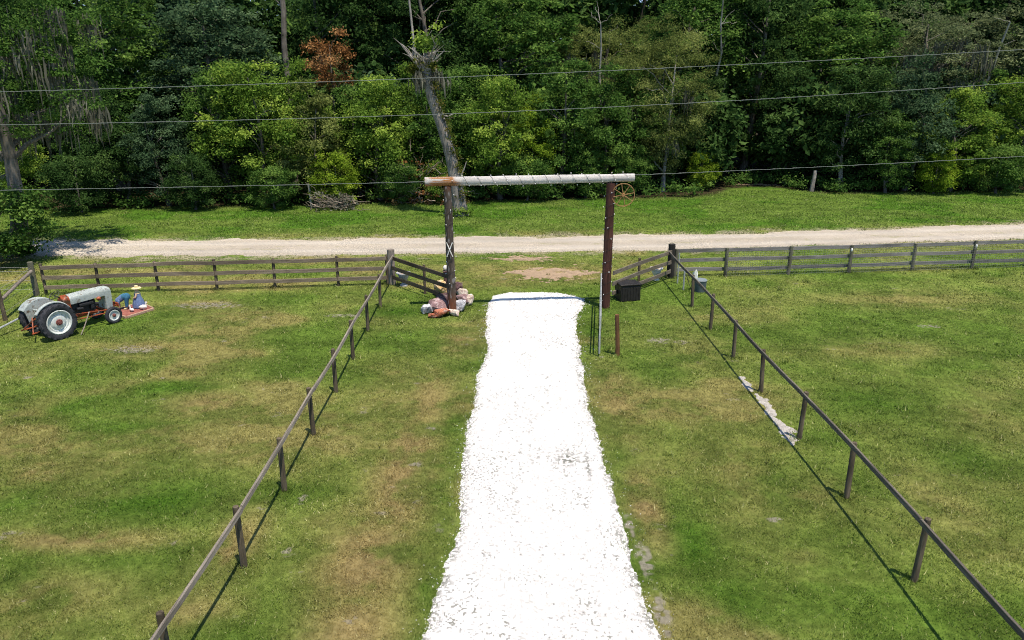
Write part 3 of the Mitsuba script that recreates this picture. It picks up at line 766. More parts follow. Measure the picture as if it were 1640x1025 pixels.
tree('tall_tree', 'tall_a', 25.5, 60.0, 'tall fresh green tree right of the forest opening', 'tree', 'm_leaf_mid', rot=270, sz=0.72)
tree('oak_tree', 'oak_a', 33.0, 60.0, 'broad grey-green oak filling the upper right of the picture', 'tree', 'm_leaf_grey', rot=250, s=1.05, sz=0.72)
tree('tall_tree', 'tall_b', 40.5, 59.0, 'tall dull green tree at the upper right corner', 'tree', 'm_leaf_grey', rot=5, sz=0.75)
tree('tall_tree', 'tall_c', -34.5, 52.5, 'tall dark tree at the upper left corner', 'tree', 'm_leaf_dark', rot=5)

# the wood behind: one mass
rng = np.random.default_rng(77)
k = 0
for yy, step, kinds in ((58.0, 3.4, ('fill',)), (62.5, 4.0, ('fill',)), (67.0, 4.6, ('far_a', 'far_b')), (73.0, 5.4, ('far_a', 'far_b')), (82.0, 5.6, ('far_a', 'far_b'))):
    for xx in np.arange(-62, 63, step):
        x1, y1 = xx + rng.normal() * 1.2, yy + rng.normal() * 1.0 + max(0, 0.06 * xx)
        pr, sc = kinds[rng.integers(len(kinds))], rng.uniform(0.9, 1.2)
        if 'fill' in kinds and 15.5 < x1 < 22 and yy < 60:
            continue
        w = T().translate([x1, y1, 0 if 'fill' in kinds else -1.2]).rotate([0, 0, 1], rng.random() * 360).scale([sc * 1.1, sc * 1.1, sc])
        for q, m in (('crown', ['m_leaf_dark', 'm_leaf_dark', 'm_leaf_dark', 'm_leaf_blue', 'm_leaf_mid'][rng.integers(5)]), ('trunk', 'm_bark_dark')):
            k += 1
            scene['forest__%03d' % k] = {**PROTO[pr][q], 'bsdf': {'type': 'ref', 'id': m}, 'to_world': w}
labels['forest'] = {'label': 'dark mass of tall trees filling the wood behind', 'category': 'forest', 'kind': 'stuff'}

# ground cover along the wood's edge
n = 420
x = rng.uniform(-46, 50, n)
yy = wood_edge(x) + np.abs(rng.normal(size=n)) * 2.2 + 0.2
c = np.stack([x, yy, np.full(n, 0.18) + 0.35 * rng.random(n)], -1)
v, f, uv = leaves(rng, c, rng.uniform(0.25, 0.7, n), 60, 0.20, 0.6)
v[:, 2] = np.maximum(v[:, 2], 0.0)
uk = part(None, 'undergrowth', (v, f), 'm_leaf_mid', False, uv=uv)
labels[uk] = {'label': 'low leafy undergrowth along the edge of the wood', 'category': 'undergrowth', 'kind': 'stuff'}

# brown leaved dead tree
rng = np.random.default_rng(31)
dk = thing('dead_tree', 'dead tree with rust brown leaves, high left of the broken trunk', 'tree')
C = crown_points(rng, 34, np.array([-11.6, 53.5, 8.6]), np.array([1.45, 1.3, 2.2]), 0.3, 3)
v, f, uv = leaves(rng, C, rng.uniform(0.3, 0.7, 34), 130, 0.16, 0.2, 0.9)
part(dk, 'crown', (v, f), 'm_leaf_dead', False, uv=uv)
part(dk, 'trunk', placed(limbs(rng, 11, 0.14, C[::4] - [-11.6, 53.5, 0]), np.array([[1, 0, 0, -11.6], [0, 1, 0, 53.5], [0, 0, 1, 0], [0, 0, 0, 1.0]])), 'm_bark', True)


def bare_tree(name, label, base, top, r0, r1, twigs, seed, m='m_bark'):
    """A bare leaning trunk with short broken limbs."""
    rng = np.random.default_rng(seed)
    base, top = np.asarray(base, float), np.asarray(top, float)
    q = np.linspace(0, 1, 8)[:, None]
    P = base + (top - base) * q + rng.normal(size=(8, 3)) * [0.12, 0.12, 0] * np.sin(q * np.pi)
    key = thing(name, label, 'tree')
    part(key, 'trunk', tube(P, np.linspace(r0, r1, 8), 9), m, True)
    for k in range(twigs):
        i = rng.integers(3, 8)
        L = rng.uniform(0.8, 2.2)
        d = rng.normal(size=3) * [1, 0.6, 0.3] + [0, 0, 0.5]
        d /= np.linalg.norm(d)
        k5 = np.linspace(0, 1, 5)[:, None]
        part(key, 'limb', tube(P[i] + d * L * k5 + rng.normal(size=(5, 3)) * 0.09 * k5, np.linspace(r1 * 0.5, 0.012, 5), 5, False), m, True)
    return key


bare_tree('bare_trunk', 'straight bare grey trunk rising at the top, left of the brown leaved tree', (-15.2, 55.5, 0), (-15.1, 56, 17), 0.26, 0.15, 4, 1)
bare_tree('bare_trunk', 'forked pale dead tree high behind the broken trunk', (-5.2, 54.0, 0), (-6.4, 54.2, 15), 0.15, 0.05, 5, 2, 'm_bark_pale')
bare_tree('bare_trunk', 'silver dead snag with bare twigs, high above the wagon wheel', (7.0, 54.6, 0), (6.6, 54.0, 11.2), 0.14, 0.04, 8, 3, 'm_bark_pale')
bare_tree('bare_trunk', 'silver dead branches at the top, left of the upper right oak', (16.2, 60.4, 0), (15.4, 56.4, 13.2), 0.14, 0.04, 10, 4, 'm_bark_pale')
bare_tree('bare_trunk', 'pale dead limbs showing in the upper right oak', (34.5, 58.0, 0), (35.2, 55.4, 11.4), 0.14, 0.05, 9, 6, 'm_bark_pale')
single('stump_post', tube([(22.1, 53.6, -.1), (22.12, 53.6, .6), (22.18, 53.6, 1.2), (22.2, 53.65, 1.45)], [0.17, 0.14, 0.13, 0.12], 9), 'm_bark_snag', 'short pale dead stem standing at the edge of the wood, right of the opening', 'stump', smooth=40)
single('stump_post', tube([(-12.0, 47.0, -.1), (-12.03, 47, .8), (-12.1, 47, 1.5)], [0.09, 0.08, 0.07], 8), 'm_bark_pale', 'thin weathered post beside the left brush pile', 'post', smooth=40)
single('stump_post', tube([(3.6, 51.8, -.1), (3.55, 51.8, .9), (3.5, 51.8, 1.5)], [0.11, 0.10, 0.09], 8), 'm_bark_pale', 'old grey post in the shade below the beam', 'post', smooth=40)

# brush piles
for bx, by, bw, bhh, lab, sd in ((-10.4, 46.4, 1.4, 0.75, 'heap of dry grey brush at the edge of the verge', 1), (-5.2, 48.4, 2.3, 3.4, 'tangle of dead brown branches left of the broken trunk', 2)):
    rng = np.random.default_rng(sd)
    bk = thing('brush_pile', lab, 'brush pile')
    for k in range(70):
        a = rng.random() * 2 * np.pi
        p = np.array([bx + rng.normal() * bw * 0.5, by + rng.normal() * 0.5, abs(rng.normal()) * bhh * 0.4 + 0.05])
        L = rng.uniform(0.5, 1.8)
        d = np.array([math.cos(a), 0.5 * math.sin(a), rng.uniform(-0.15, 0.75)])
        q = np.linspace(0, 1, 5)[:, None]
        P = p + d * L * q + rng.normal(size=(5, 3)) * 0.10 * q
        P[:, 2] = np.maximum(P[:, 2], 0.02)
        part(bk, 'branch', tube(P, np.linspace(rng.uniform(0.015, 0.05), 0.008, 5), 5, False), 'm_twig', True)
    C = np.array([bx, by, 0.3]) + rng.normal(size=(24, 3)) * [bw * 0.5, 0.4, bhh * 0.35]
    C[:, 2] = np.abs(C[:, 2])
    v, f, uv = leaves(rng, C, np.full(24, 0.35), 30, 0.16, 0.2, 0.6)
    v[:, 2] = np.maximum(v[:, 2], 0.01)
    part(bk, 'dead_leaves', (v, f), 'm_leaf_dead' if sd == 2 else 'm_moss', False, uv=uv)

# the broken trunk
rng = np.random.default_rng(8)
sk = thing('broken_trunk', 'leaning grey dead trunk, splintered at the top and hung with vines', 'dead tree')
P = np.array([(-2.58, 44.4, -0.1), (-2.6, 44.4, 0.6), (-2.72, 44.4, 1.8), (-3.0, 44.4, 3.4), (-3.5, 44.4, 5.2), (-4.05, 44.4, 6.8), (-4.25, 44.4, 7.9), (-4.35, 44.4, 8.5)])
q = np.linspace(0, len(P) - 1, 30)
P = np.stack([np.interp(q, np.arange(len(P)), P[:, i]) for i in range(3)], -1)
R = np.interp(q, np.arange(8), [0.52, 0.43, 0.35, 0.31, 0.29, 0.275, 0.265, 0.31])
v, f = tube(P, R, 22, True)
cen = P[np.minimum(np.arange(len(v)) // 22, 29)]
dd = v - cen
v = cen + dd * (0.84 + 0.36 * meshkit.fbm(np.stack([np.arctan2(dd[:, 1], dd[:, 0]) * 2.6, v[:, 2] * 0.35, 0 * v[:, 2]], -1), 3, 5))[:, None]
part(sk, 'trunk', (v, f), 'm_bark_snag', 50)
for k in range(48):
    a = rng.random() * 2 * np.pi
    b = P[-1] + np.array([math.cos(a), math.sin(a), 0]) * 0.28 * rng.uniform(0.4, 1.1) - [0, 0, 0.25]
    d = np.array([math.cos(a) * 0.62 + rng.normal() * 0.15, math.sin(a) * 0.5, rng.uniform(0.7, 1.2)])
    L = rng.choice([0.7, 1.0, 1.3, 1.75]) * rng.uniform(0.8, 1.1)
    kx = rng.normal(size=3) * [0.14, 0.14, 0.04]
    part(sk, 'splinter', tube([b, b + d * 0.35 * L + kx * 0.4, b + d * 0.7 * L + kx, b + d * L + kx * rng.uniform(-1.2, 2.4) - [0, 0, rng.uniform(0, 0.3)]], np.array([0.085, 0.065, 0.045, 0.014]) * rng.uniform(0.35, 1.1), 5), ('m_bark_pale', 'm_bark_snag', 'm_bark_pale')[k % 3], True)
part(sk, 'broken_limb', tube([(-3.55, 44.2, 5.75), (-3.1, 44.0, 5.7), (-2.75, 43.9, 5.85)], [0.07, 0.05, 0.02], 6), 'm_bark_pale', True)
part(sk, 'broken_limb', tube([(-2.85, 44.2, 2.3), (-2.4, 44.0, 2.4), (-2.25, 43.9, 2.75), (-2.1, 43.9, 3.2)], [0.07, 0.05, 0.04, 0.02], 6), 'm_bark_pale', True)
C = np.stack([np.interp(np.linspace(0.8, 7.6, 46), P[:, 2], P[:, 0]) + 0.33 + rng.normal(size=46) * 0.07, 44.15 + rng.normal(size=46) * 0.12, np.linspace(0.8, 7.6, 46)], -1)
v1, f1, u1 = leaves(rng, C, np.full(46, 0.2), 26, 0.13, 0.1, 0.8)
C = P[-1] + np.array([0, 0, -0.35]) + rng.normal(size=(30, 3)) * [0.48, 0.4, 0.22]
v2, f2, u2 = leaves(rng, C, np.full(30, 0.3), 46, 0.16, 0.2, 0.8)
part(sk, 'vine', (np.vstack([v1, v2]), np.vstack([f1, f2 + len(v1)])), 'm_vine', False, uv=np.vstack([u1, u2]))
C = P[-1] + np.array([0.05, 0.3, 1.1]) + rng.normal(size=(10, 3)) * [0.35, 0.3, 0.25]
v, f, uv = leaves(rng, C, np.full(10, 0.35), 50, 0.2, 0.4)
labels[part(sk, 'fern', (v, f), 'm_leaf_bright', False, uv=uv)] = {'label': 'green ferns growing out of the splintered top', 'kind': 'stuff'}
an = P[-1] + np.array([0, 0, -0.5]) + rng.normal(size=(16, 3)) * [0.5, 0.4, 0.1]
v, f, uv = moss_mesh(rng, an, 1.0, 18, 0.14)
labels[part(sk, 'hanging_moss', (v, f), 'm_moss', False, uv=uv)] = {'label': 'strands of grey moss hanging below the splintered top', 'kind': 'stuff'}


rng = np.random.default_rng(44)
C = np.array([-2.75, 43.9, 0.15]) + rng.normal(size=(16, 3)) * [0.55, 0.25, 0.12]
v, f, uv = leaves(rng, C, np.full(16, 0.25), 50, 0.14, 0.6)
v[:, 2] = np.maximum(v[:, 2], 0.0)
labels[part(None, 'weed_clump', (v, f), 'm_leaf_bright', False, uv=uv)] = {'label': 'small clump of weeds at the foot of the broken trunk', 'category': 'weeds', 'kind': 'stuff'}


# ---------------------------------------------------------------- fences
def round_post(x, y, h, r, rng, lean=0.02, sides=10):
    l = rng.normal(size=2) * lean
    z = np.array([-0.15, 0.3, 0.7, h - 0.02, h])
    return tube(np.stack([x + l[0] * z, y + l[1] * z, z], -1), r * np.array([1.06, 1.0, 0.97, 0.95, 0.86]), sides)


def paddock_fence(label, X, ys, side, railm, postm, seed, height, ny, splay=0.0):
    """A row of round posts with one board along their tops."""
    rng = np.random.default_rng(seed)
    key = thing('rail_fence', label, 'fence')
    off = lambda yy: X + splay * max(0.0, 10.9 - yy)
    for yy in ys:
        part(key, 'post', round_post(off(yy), yy, height + rng.uniform(-0.03, 0.025), 0.056, rng), postm, 40)
    e = list(ys) + [ny]
    e = [e[0] - 0.2] + e[1:]
    for a, b in zip(e[::2], e[2::2] + ([e[-1]] if len(e) % 2 == 0 else [])):
        j = rng.uniform(-0.02, 0.02)
        part(key, 'rail', bar((off(a) + side * 0.080, a + 0.006, height - 0.06 + j), (off(b) + side * 0.080, b - 0.006, height - 0.06 + rng.uniform(-0.01, 0.01)), 0.042, 0.105, rng=rng, bend=0.022, n=8), railm)
    return key


paddock_fence('weathered single rail paddock fence running up the left of the drive', -4.44, LY, 1, 'm_rail_long', 'm_post', 3, 1.2, 28.95, -0.05)
paddock_fence('dark single rail paddock fence running up the right of the drive', 6.80, RY, -1, 'm_rail_dark', 'm_post', 4, 1.2, 29.75)


def board_fence(label, posts, height, zs, railm, postm, seed, pr, front, bw=0.15):
    """Posts joined by three boards from post to post."""
    rng = np.random.default_rng(seed)
    key = thing('board_fence', label, 'fence')
    P = np.asarray(posts, float)
    for p in P:
        part(key, 'post', round_post(p[0], p[1], height + rng.uniform(-0.02, 0.04), pr, rng, 0.012), postm, 40)
    for a, b in zip(P[:-1], P[1:]):
        t = (b - a) / np.linalg.norm(b - a)
        nrm = np.array([t[1], -t[0]]) * front
        for z in zs:
            o = nrm * (pr + 0.024)
            q = rng.uniform(-0.015, 0.015, 2)
            part(key, 'rail', bar((*(a + o + t * 0.008), z + q[0]), (*(b + o - t * 0.008), z + q[1]), 0.036, bw, rng=rng, bend=0.012, n=6), railm)
    return key


board_fence('brown three board fence along the road, left of the gateway', LROAD, 1.18, (0.30, 0.68, 1.08), 'm_rail_brown', 'm_post', 5, 0.06, 1)
rk = board_fence('grey three board fence with wire mesh along the road, right of the gateway', RROAD, 1.2, (0.30, 0.70, 1.10), 'm_rail_grey', 'm_corner_green', 6, 0.075, -1)
wm = []
A, B = np.array([9.22, 29.93]), np.array([28.6, 31.98])
for q in np.linspace(0, 1, 195):
    p = A + (B - A) * q + [0, 0.035 * math.sin(q * 55)]
    wm.append(bar((*p, 0.03), (*p, 1.12), 0.005, 0.005, up=(1, 0, 0), bev=0))
for z in np.arange(0.06, 1.13, 0.105):
    wm.append(bar((*A, z), (*B, z), 0.005, 0.005, bev=0))
k = part(rk, 'wire_mesh', mesh_of(wm), 'm_mesh_wire')
labels[k] = {'label': 'fine welded wire mesh', 'kind': 'stuff'}


for px, py in (RROAD[3], RROAD[5]):
    part(rk, 'insulator', ball((px - 0.05, py - 0.12, 1.02), 0.055, 1, (0.8, 0.7, 1.5)), 'm_bulb', True)


def wing(label, pts, railm, postm, seed, zs, ends):
    rng = np.random.default_rng(seed)
    key = thing('wing_fence', label, 'fence')
    P = np.asarray(pts, float)
    part(key, 'corner_post', round_post(P[0, 0], P[0, 1], 1.42, 0.15, rng, 0.0, 16), ends, 40)
    part(key, 'post', round_post(P[1, 0], P[1, 1], 1.14, 0.055, rng, 0.01), postm, 40)
    d = P[2] - P[0]
    t = d / np.linalg.norm(d)
    nrm = np.array([t[1], -t[0]])
    if nrm[1] > 0:
        nrm = -nrm
    for z in zs:
        part(key, 'rail', bar((*(P[0] + t * 0.15 + nrm * 0.09), z + 0.04), (*(P[2] + nrm * 0.09), z + rng.uniform(-.03, .03)), 0.038, 0.15, rng=rng, bend=0.02, n=6), railm)
    return key


wing('short dark three board fence between the left gate post and the pale corner post', [(-4.45, 28.99), (-3.0, 27.6), (-1.75, 25.95)], 'm_rail_wing', 'm_post', 7, (0.30, 0.68, 1.08), 'm_corner')
wing('short three board fence between the right gate post and the black corner post', [(6.87, 29.84), (5.36, 28.6), (3.95, 26.6)], 'm_rail_wing_pale', 'm_post', 8, (0.28, 0.66, 1.08), 'm_post_black')

rng = np.random.default_rng(9)
wk = thing('wire_fence', 'wire fence with a slanting brace pole, left of the grey tractor', 'fence')
p0, p1, p2 = np.array([-17.72, 27.55]), np.array([-17.0, 24.5]), np.array([-17.6, 21.0])
part(wk, 'corner_post', round_post(*p0, 1.3, 0.105, rng, 0.02, 14), 'm_corner_green', 40)
part(wk, 'post', round_post(*p1, 1.12, 0.07, rng, 0.02), 'm_post', 40)
part(wk, 'post', round_post(-20.2, 27.3, 1.2, 0.07, rng, 0.02), 'm_post', 40)
part(wk, 'post', round_post(*p2, 1.12, 0.07, rng, 0.02), 'm_post', 40)
part(wk, 'brace_pole', tube([(-17.66, 27.4, 0.98), (-17.35, 26.0, 0.86), (-17.03, 24.6, 0.72)], 0.06, 9), 'm_corner', 40)
part(wk, 'brace_pole', tube([(-15.84, 23.80, 0.4), (-16.14, 22.69, 0.25), (-16.45, 21.58, 0.1)], 0.035, 8), 'm_galv', 40)
for z in (0.25, 0.6, 0.95, 1.1):
    part(wk, 'wire', tube([(*p0, z), (*((p0 + p1) / 2), z - 0.02), (*p1, z), (*p2, z)], 0.006, 4), 'm_mesh_wire')
    part(wk, 'wire', tube([(-26, 26.8, z), (-20.2, 27.3, z), (*p0, z)], 0.006, 4), 'm_mesh_wire')

# ---------------------------------------------------------------- gateway
gk = thing('gateway', 'tall timber gateway of two poles under a heavy pale log', 'gateway')


def log(p0, p1, r0, r1, n, sides, seed):
    q = np.linspace(0, 1, n)[:, None]
    P = np.asarray(p0) + (np.asarray(p1) - np.asarray(p0)) * q
    v, f = tube(P, np.linspace(r0, r1, n), sides)
    cen = np.vstack([np.repeat(P, sides, 0), P[:1], P[-1:]])
    dd = v - cen
    ax = (np.asarray(p1) - np.asarray(p0)) / np.linalg.norm(np.asarray(p1) - np.asarray(p0))
    return cen + dd * (0.93 + 0.14 * meshkit.fbm(np.stack([dd[:, 0] * 5 + (v @ ax) * 0.7, dd[:, 1] * 5, dd[:, 2] * 5], -1), 3, seed))[:, None], f


part(gk, 'pole', log((-1.80, 25.25, -0.2), (-1.86, 25.2, 4.43), 0.155, 0.135, 24, 18, 1), 'm_pole_left', 50)
part(gk, 'pole', log((3.66, 25.75, -0.2), (3.67, 25.6, 4.46), 0.165, 0.15, 24, 18, 2), 'm_pole_right', 50)
part(gk, 'crossbeam', log((-2.60, 25.14, 4.58), (4.46, 25.68, 4.64), 0.155, 0.135, 40, 20, 3), 'm_beam', 50)
for bx, by in ((-1.86, 25.2), (3.67, 25.6)):
    part(gk, 'bolt', tube([(bx, by, 4.48), (bx, by, 4.84)], 0.015, 6), 'm_rust')

sl = thing('string_lights', 'string of small white bulbs wound along the gateway log and poles', 'string lights')
rng = np.random.default_rng(12)


def wound(p0, p1, r, turns, n, phase=0.0):
    p0, p1 = np.asarray(p0, float), np.asarray(p1, float)
    d = (p1 - p0) / np.linalg.norm(p1 - p0)
    a = np.cross(d, [0.3, 0.2, 0.9])
    a /= np.linalg.norm(a)
    b = np.cross(d, a)
    q = np.linspace(0, 1, n)
    th = q * turns * 2 * np.pi + phase
    return p0 + np.outer(q, p1 - p0) + r * (np.outer(np.cos(th), a) + np.outer(np.sin(th), b))


for p0, p1, r, turns, nb in (((-1.7, 25.21, 4.588), (4.2, 25.66, 4.638), 0.166, 13, 56), ((3.66, 25.74, 0.4), (3.67, 25.61, 4.4), 0.176, 10, 34), ((-1.805, 25.24, 0.9), (-1.855, 25.2, 4.3), 0.168, 8, 22)):
    W = wound(p0, p1, r, turns, turns * 12)
    part(sl, 'cable', tube(W, 0.0045, 4, False), 'm_cable')
    Q = wound(p0, p1, r + 0.022, turns, nb)
    for c in Q:
        c = c + rng.normal(size=3) * 0.015
        part(sl, 'bulb', ball(c, 0.018, 0, (1, 1, 1.5)), 'm_bulb')
# the crossed loop of cable on the left pole
for s in (-1, 1):
    part(sl, 'cable', tube([(-1.83 - s * 0.10, 25.04, 2.05), (-1.83, 25.02, 2.3), (-1.83 + s * 0.10, 25.04, 2.55)], 0.016, 5), 'm_bulb')

wk = thing('wagon_wheel', 'rusty spoked wagon wheel hung on the right gate pole under the log', 'wheel')
wc = np.array([4.09, 25.50, 4.08])
rim = lathe([(0.37, -0.02), (0.395, -0.024), (0.40, 0), (0.395, 0.024), (0.37, 0.02), (0.37, -0.02)], 40, 'y', wc)
part(wk, 'rim', rim, 'm_rust', 40)
part(wk, 'hub', lathe([(0.0, -0.06), (0.05, -0.06), (0.065, 0), (0.05, 0.06), (0.0, 0.06)], 14, 'y', wc), 'm_rust', 40)
for k in range(8):
    a = k * np.pi / 4 + 0.2
    d = np.array([math.cos(a), 0, math.sin(a)])
    part(wk, 'spoke', tube([wc + d * 0.05, wc + d * 0.2, wc + d * 0.375], [0.018, 0.014, 0.013], 6), 'm_rust', 40)
part(wk, 'hanger', tube([wc + [-0.37, 0, 0.1], wc + [-0.41, 0.05, 0.12]], 0.012, 5), 'm_cable')

fk = thing('farm_gate', 'galvanised tube gate swung open towards the viewer from the right gate pole', 'gate')
h0, h1 = np.array([3.46, 25.6]), np.array([2.84, 20.8])
for z in (0.12, 0.86, 1.28):
    part(fk, 'rail', tube([(*h0, z), (*h1, z)], 0.024, 10), 'm_galv', 40)
for q in (0.0, 0.5, 1.0):
    p = h0 + (h1 - h0) * q
    part(fk, 'upright', tube([(*p, 0.10), (*p, 1.30)], 0.026, 10), 'm_galv', 40)
for z in (0.3, 1.1):
    part(fk, 'hinge', tube([(*h0, z), (*(h0 + [0.10, 0.06]), z)], 0.018, 6), 'm_galv')
single('stake', tube([(3.40, 20.9, -0.1), (3.39, 20.9, 0.3), (3.36, 20.9, 0.8), (3.33, 20.9, 1.28)], [0.072, 0.068, 0.064, 0.060], 12), 'm_stake', 'crooked brown wooden stake beside the open tube gate', 'post', smooth=40)

# ---------------------------------------------------------------- yard things near the gateway
bk = thing('storage_box', 'black ribbed storage box behind the right gate pole', 'box')
bc, ba = np.array([4.62, 26.78]), math.radians(14)
X = rotz(ba)
X[:3, 3] = [bc[0], bc[1], 0]


def rbox(sx, sy, sz, r=0.02, at=(0, 0, 0)):
    m = m3.Manifold.cube([max(sx - 2 * r, 1e-3), max(sy - 2 * r, 1e-3), max(sz - 2 * r, 1e-3)], True)
    s = np.asarray(trimesh.creation.icosphere(1, r).vertices)
    c = np.array([[a, b, d] for a in (-1, 1) for b in (-1, 1) for d in (-1, 1)]) * [sx / 2 - r, sy / 2 - r, sz / 2 - r]
    v, f = hull((c[:, None] + s[None]).reshape(-1, 3))
    return v + np.asarray(at), f


part(bk, 'body', placed(rbox(0.78, 0.62, 0.58, 0.02, (0, 0, 0.29)), X), 'm_black_plastic', 40)
part(bk, 'lid', placed(rbox(0.84, 0.68, 0.07, 0.025, (0, 0, 0.625)), X), 'm_black_plastic', 40)
for i in range(7):
    part(bk, 'rib', placed(rbox(0.03, 0.02, 0.5, 0.006, (-0.33 + i * 0.11, -0.318, 0.28)), X), 'm_black_plastic')


def urn(name, label, x, y, s, m, plant=None):
    k = thing(name, label, 'planter')
    part(k, 'bowl', lathe(np.array([(0.0, 0.12), (0.07, 0.12), (0.07, 0.17), (0.11, 0.22), (0.17, 0.30), (0.20, 0.42), (0.21, 0.46), (0.27, 0.48), (0.275, 0.51), (0.235, 0.52), (0.205, 0.49), (0.19, 0.40), (0.0, 0.38)]) * s, 28, 'z', (x, y, 0)), m, 40)
    part(k, 'foot', lathe(np.array([(0.0, 0.0), (0.15, 0.0), (0.15, 0.04), (0.10, 0.07), (0.07, 0.12), (0.0, 0.12)]) * s, 28, 'z', (x, y, 0)), m, 40)
    part(k, 'soil', lathe(np.array([(0.0, 0.44), (0.195, 0.435)]) * s, 20, 'z', (x, y, 0)), 'm_soil')
    return k


urn('planter_urn', 'grey urn planter behind the fence beside the pale corner post', -3.95, 28.75, 1.05, 'm_urn_grey')
urn('planter_urn', 'pale urn planter behind the rails near the black corner post', 6.22, 29.5, 1.0, 'm_urn_pale')
uk = thing('garden_bin', 'blue-grey bin with a lid, behind the right paddock fence', 'bin')
part(uk, 'body', lathe([(0.0, 0.0), (0.20, 0.0), (0.235, 0.40), (0.235, 0.43), (0.0, 0.43)], 26, 'z', (7.60, 27.8, 0)), 'm_bin', 40)
part(uk, 'lid', lathe([(0.0, 0.432), (0.25, 0.432), (0.255, 0.455), (0.22, 0.485), (0.0, 0.50)], 26, 'z', (7.60, 27.8, 0)), 'm_bin_lid', 40)
rng = np.random.default_rng(15)
pts = rng.normal(size=(60, 3)) * [0.05, 0.05, 0.13] + [7.42, 27.95, 0.55]
single('rag', hull(pts), 'm_white_cloth', 'crumpled pale rag hung over the back of the blue-grey bin', 'rag', smooth=30)
single('pipe_post', tube([(7.0, 28.0, -0.1), (7.0, 28.0, 0.78)], 0.035, 10), 'm_galv', 'short silver pipe standing beside the black corner post', 'pipe', smooth=40)
single('pipe_post', tube([(6.98, 28.95, -0.1), (6.98, 28.95, 1.25)], 0.03, 10), 'm_galv', 'taller thin pipe against the black corner post', 'pipe', smooth=40)
single('hose', tube([(7.0, 28.0, 0.7), (7.12, 28.0, 0.5), (7.22, 27.95, 0.2), (7.3, 27.9, 0.03), (7.45, 27.85, 0.03)], 0.014, 6), 'm_cable', 'thin dark hose hanging from the short silver pipe', 'hose', smooth=40)

# rocks at the foot of the left pole
ROCKS = [(-2.28, 25.35, 0.30, 0.50, 0.40, 0.30, 'm_rock_mauve', 'large mauve rock on top of the heap, left of the left gate pole'),
         (-2.14, 24.78, 0.12, 0.36, 0.30, 0.16, 'm_rock_red', 'flat brick red rock in front of the heap by the left gate pole'),
         (-2.66, 25.1, 0.12, 0.27, 0.24, 0.22, 'm_rock_white', 'grey-white rock at the left of the heap by the left gate pole'),
         (-1.72, 24.92, 0.09, 0.34, 0.24, 0.12, 'm_rock_cream', 'pale pink wedge of rock in front of the left gate pole'),
         (-1.48, 25.35, 0.20, 0.27, 0.26, 0.26, 'm_rock_white', 'white and grey craggy rock right of the left gate pole'),
         (-1.50, 26.05, 0.26, 0.27, 0.30, 0.26, 'm_rock_mauve', 'mauve rock behind the white craggy rock'),
         (-1.30, 26.1, 0.22, 0.24, 0.22, 0.24, 'm_rock_cream', 'cream rock at the right end of the rock heap'),
         (-1.52, 26.75, 0.30, 0.24, 0.24, 0.28, 'm_rock_cream', 'pinkish cream rock at the back of the rock heap'),
         (-2.20, 26.05, 0.22, 0.36, 0.34, 0.28, 'm_rock_dark', 'dark purple rock behind the large mauve rock'),
         (-2.35, 27.3, 0.34, 0.50, 0.30, 0.34, 'm_rock_tan', 'big yellow-tan slab of rock leaning behind the wing rails'),
         (-1.78, 27.0, 0.20, 0.34, 0.28, 0.36, 'm_rock_dark', 'dark upright rock behind the left gate pole'),
         (-2.45, 24.65, 0.08, 0.20, 0.18, 0.10, 'm_rock_red', 'small rusty rock at the front left of the heap')]
for i, (x, y, z, a, b, c, m, lab) in enumerate(ROCKS):
    rng = np.random.default_rng(100 + i)
    d = rng.normal(size=(22, 3))
    d /= np.linalg.norm(d, axis=1, keepdims=True)
    d = np.sign(d) * np.abs(d) ** 0.75
    v, f = hull(d * [a, b, c] * rng.uniform(0.8, 1.1, (22, 1)))
    mm = m3.Manifold.hull_points(v).refine_to_length(0.045).to_mesh()
    vv = np.array(mm.vert_properties[:, :3])
    vv = vv * 0.88 * (0.84 + 0.34 * meshkit.fbm(vv * 6 + i, 4, i))[:, None] @ rotz(rng.random() * 3)[:3, :3].T
    vv[:, 2] -= vv[:, 2].min() if z - c <= 0.05 else 0
    single('rock', (vv + [x, y, max(0, z - c) if z - c <= 0.05 else z], np.array(mm.tri_verts)), m, lab, 'rock', smooth=22)
single('stone_ball', ball((-2.18, 27.65, 1.0), 0.11, 3), 'm_urn_pale', 'pale stone ball seen above the wing rail left of the gate pole', 'ball', smooth=True)
single('stone_pillar', lathe([(0, 0), (0.16, 0), (0.14, 0.1), (0.10, 0.5), (0.11, 0.86), (0.14, 0.89), (0.0, 0.90)], 16, 'z', (-2.18, 27.65, 0)), 'm_rock_dark', 'dark stand that carries the pale stone ball', 'stand', smooth=40)

# ---------------------------------------------------------------- overhead wires
for lab, pts, r in (('topmost of the three overhead wires', [(-40, 28.2, 6.95), (-20.1, 29.8, 7.32), (0.4, 31.2, 7.96), (21.3, 33, 8.93), (40, 34.6, 10.0)], 0.013),
                    ('middle one of the three overhead wires', [(-40, 28.2, 5.9), (-20.1, 29.8, 6.12), (0.4, 31.2, 6.56), (21.3, 33, 7.60), (40, 34.6, 8.8)], 0.013),
                    ('lowest overhead wire, passing behind the gateway log', [(-40, 28.2, 3.4), (-20.1, 29.8, 3.64), (0.4, 31.2, 3.86), (21.3, 33, 4.50), (40, 34.6, 5.3)], 0.012)):
    P = np.array(pts, float)
    q = np.linspace(-40, 40, 60)
    from scipy.interpolate import CubicSpline
    single('power_line', tube(np.stack([q, CubicSpline(P[:, 0], P[:, 1])(q), CubicSpline(P[:, 0], P[:, 2])(q)], -1), r, 6), 'm_wire', lab, 'wire', smooth=True)

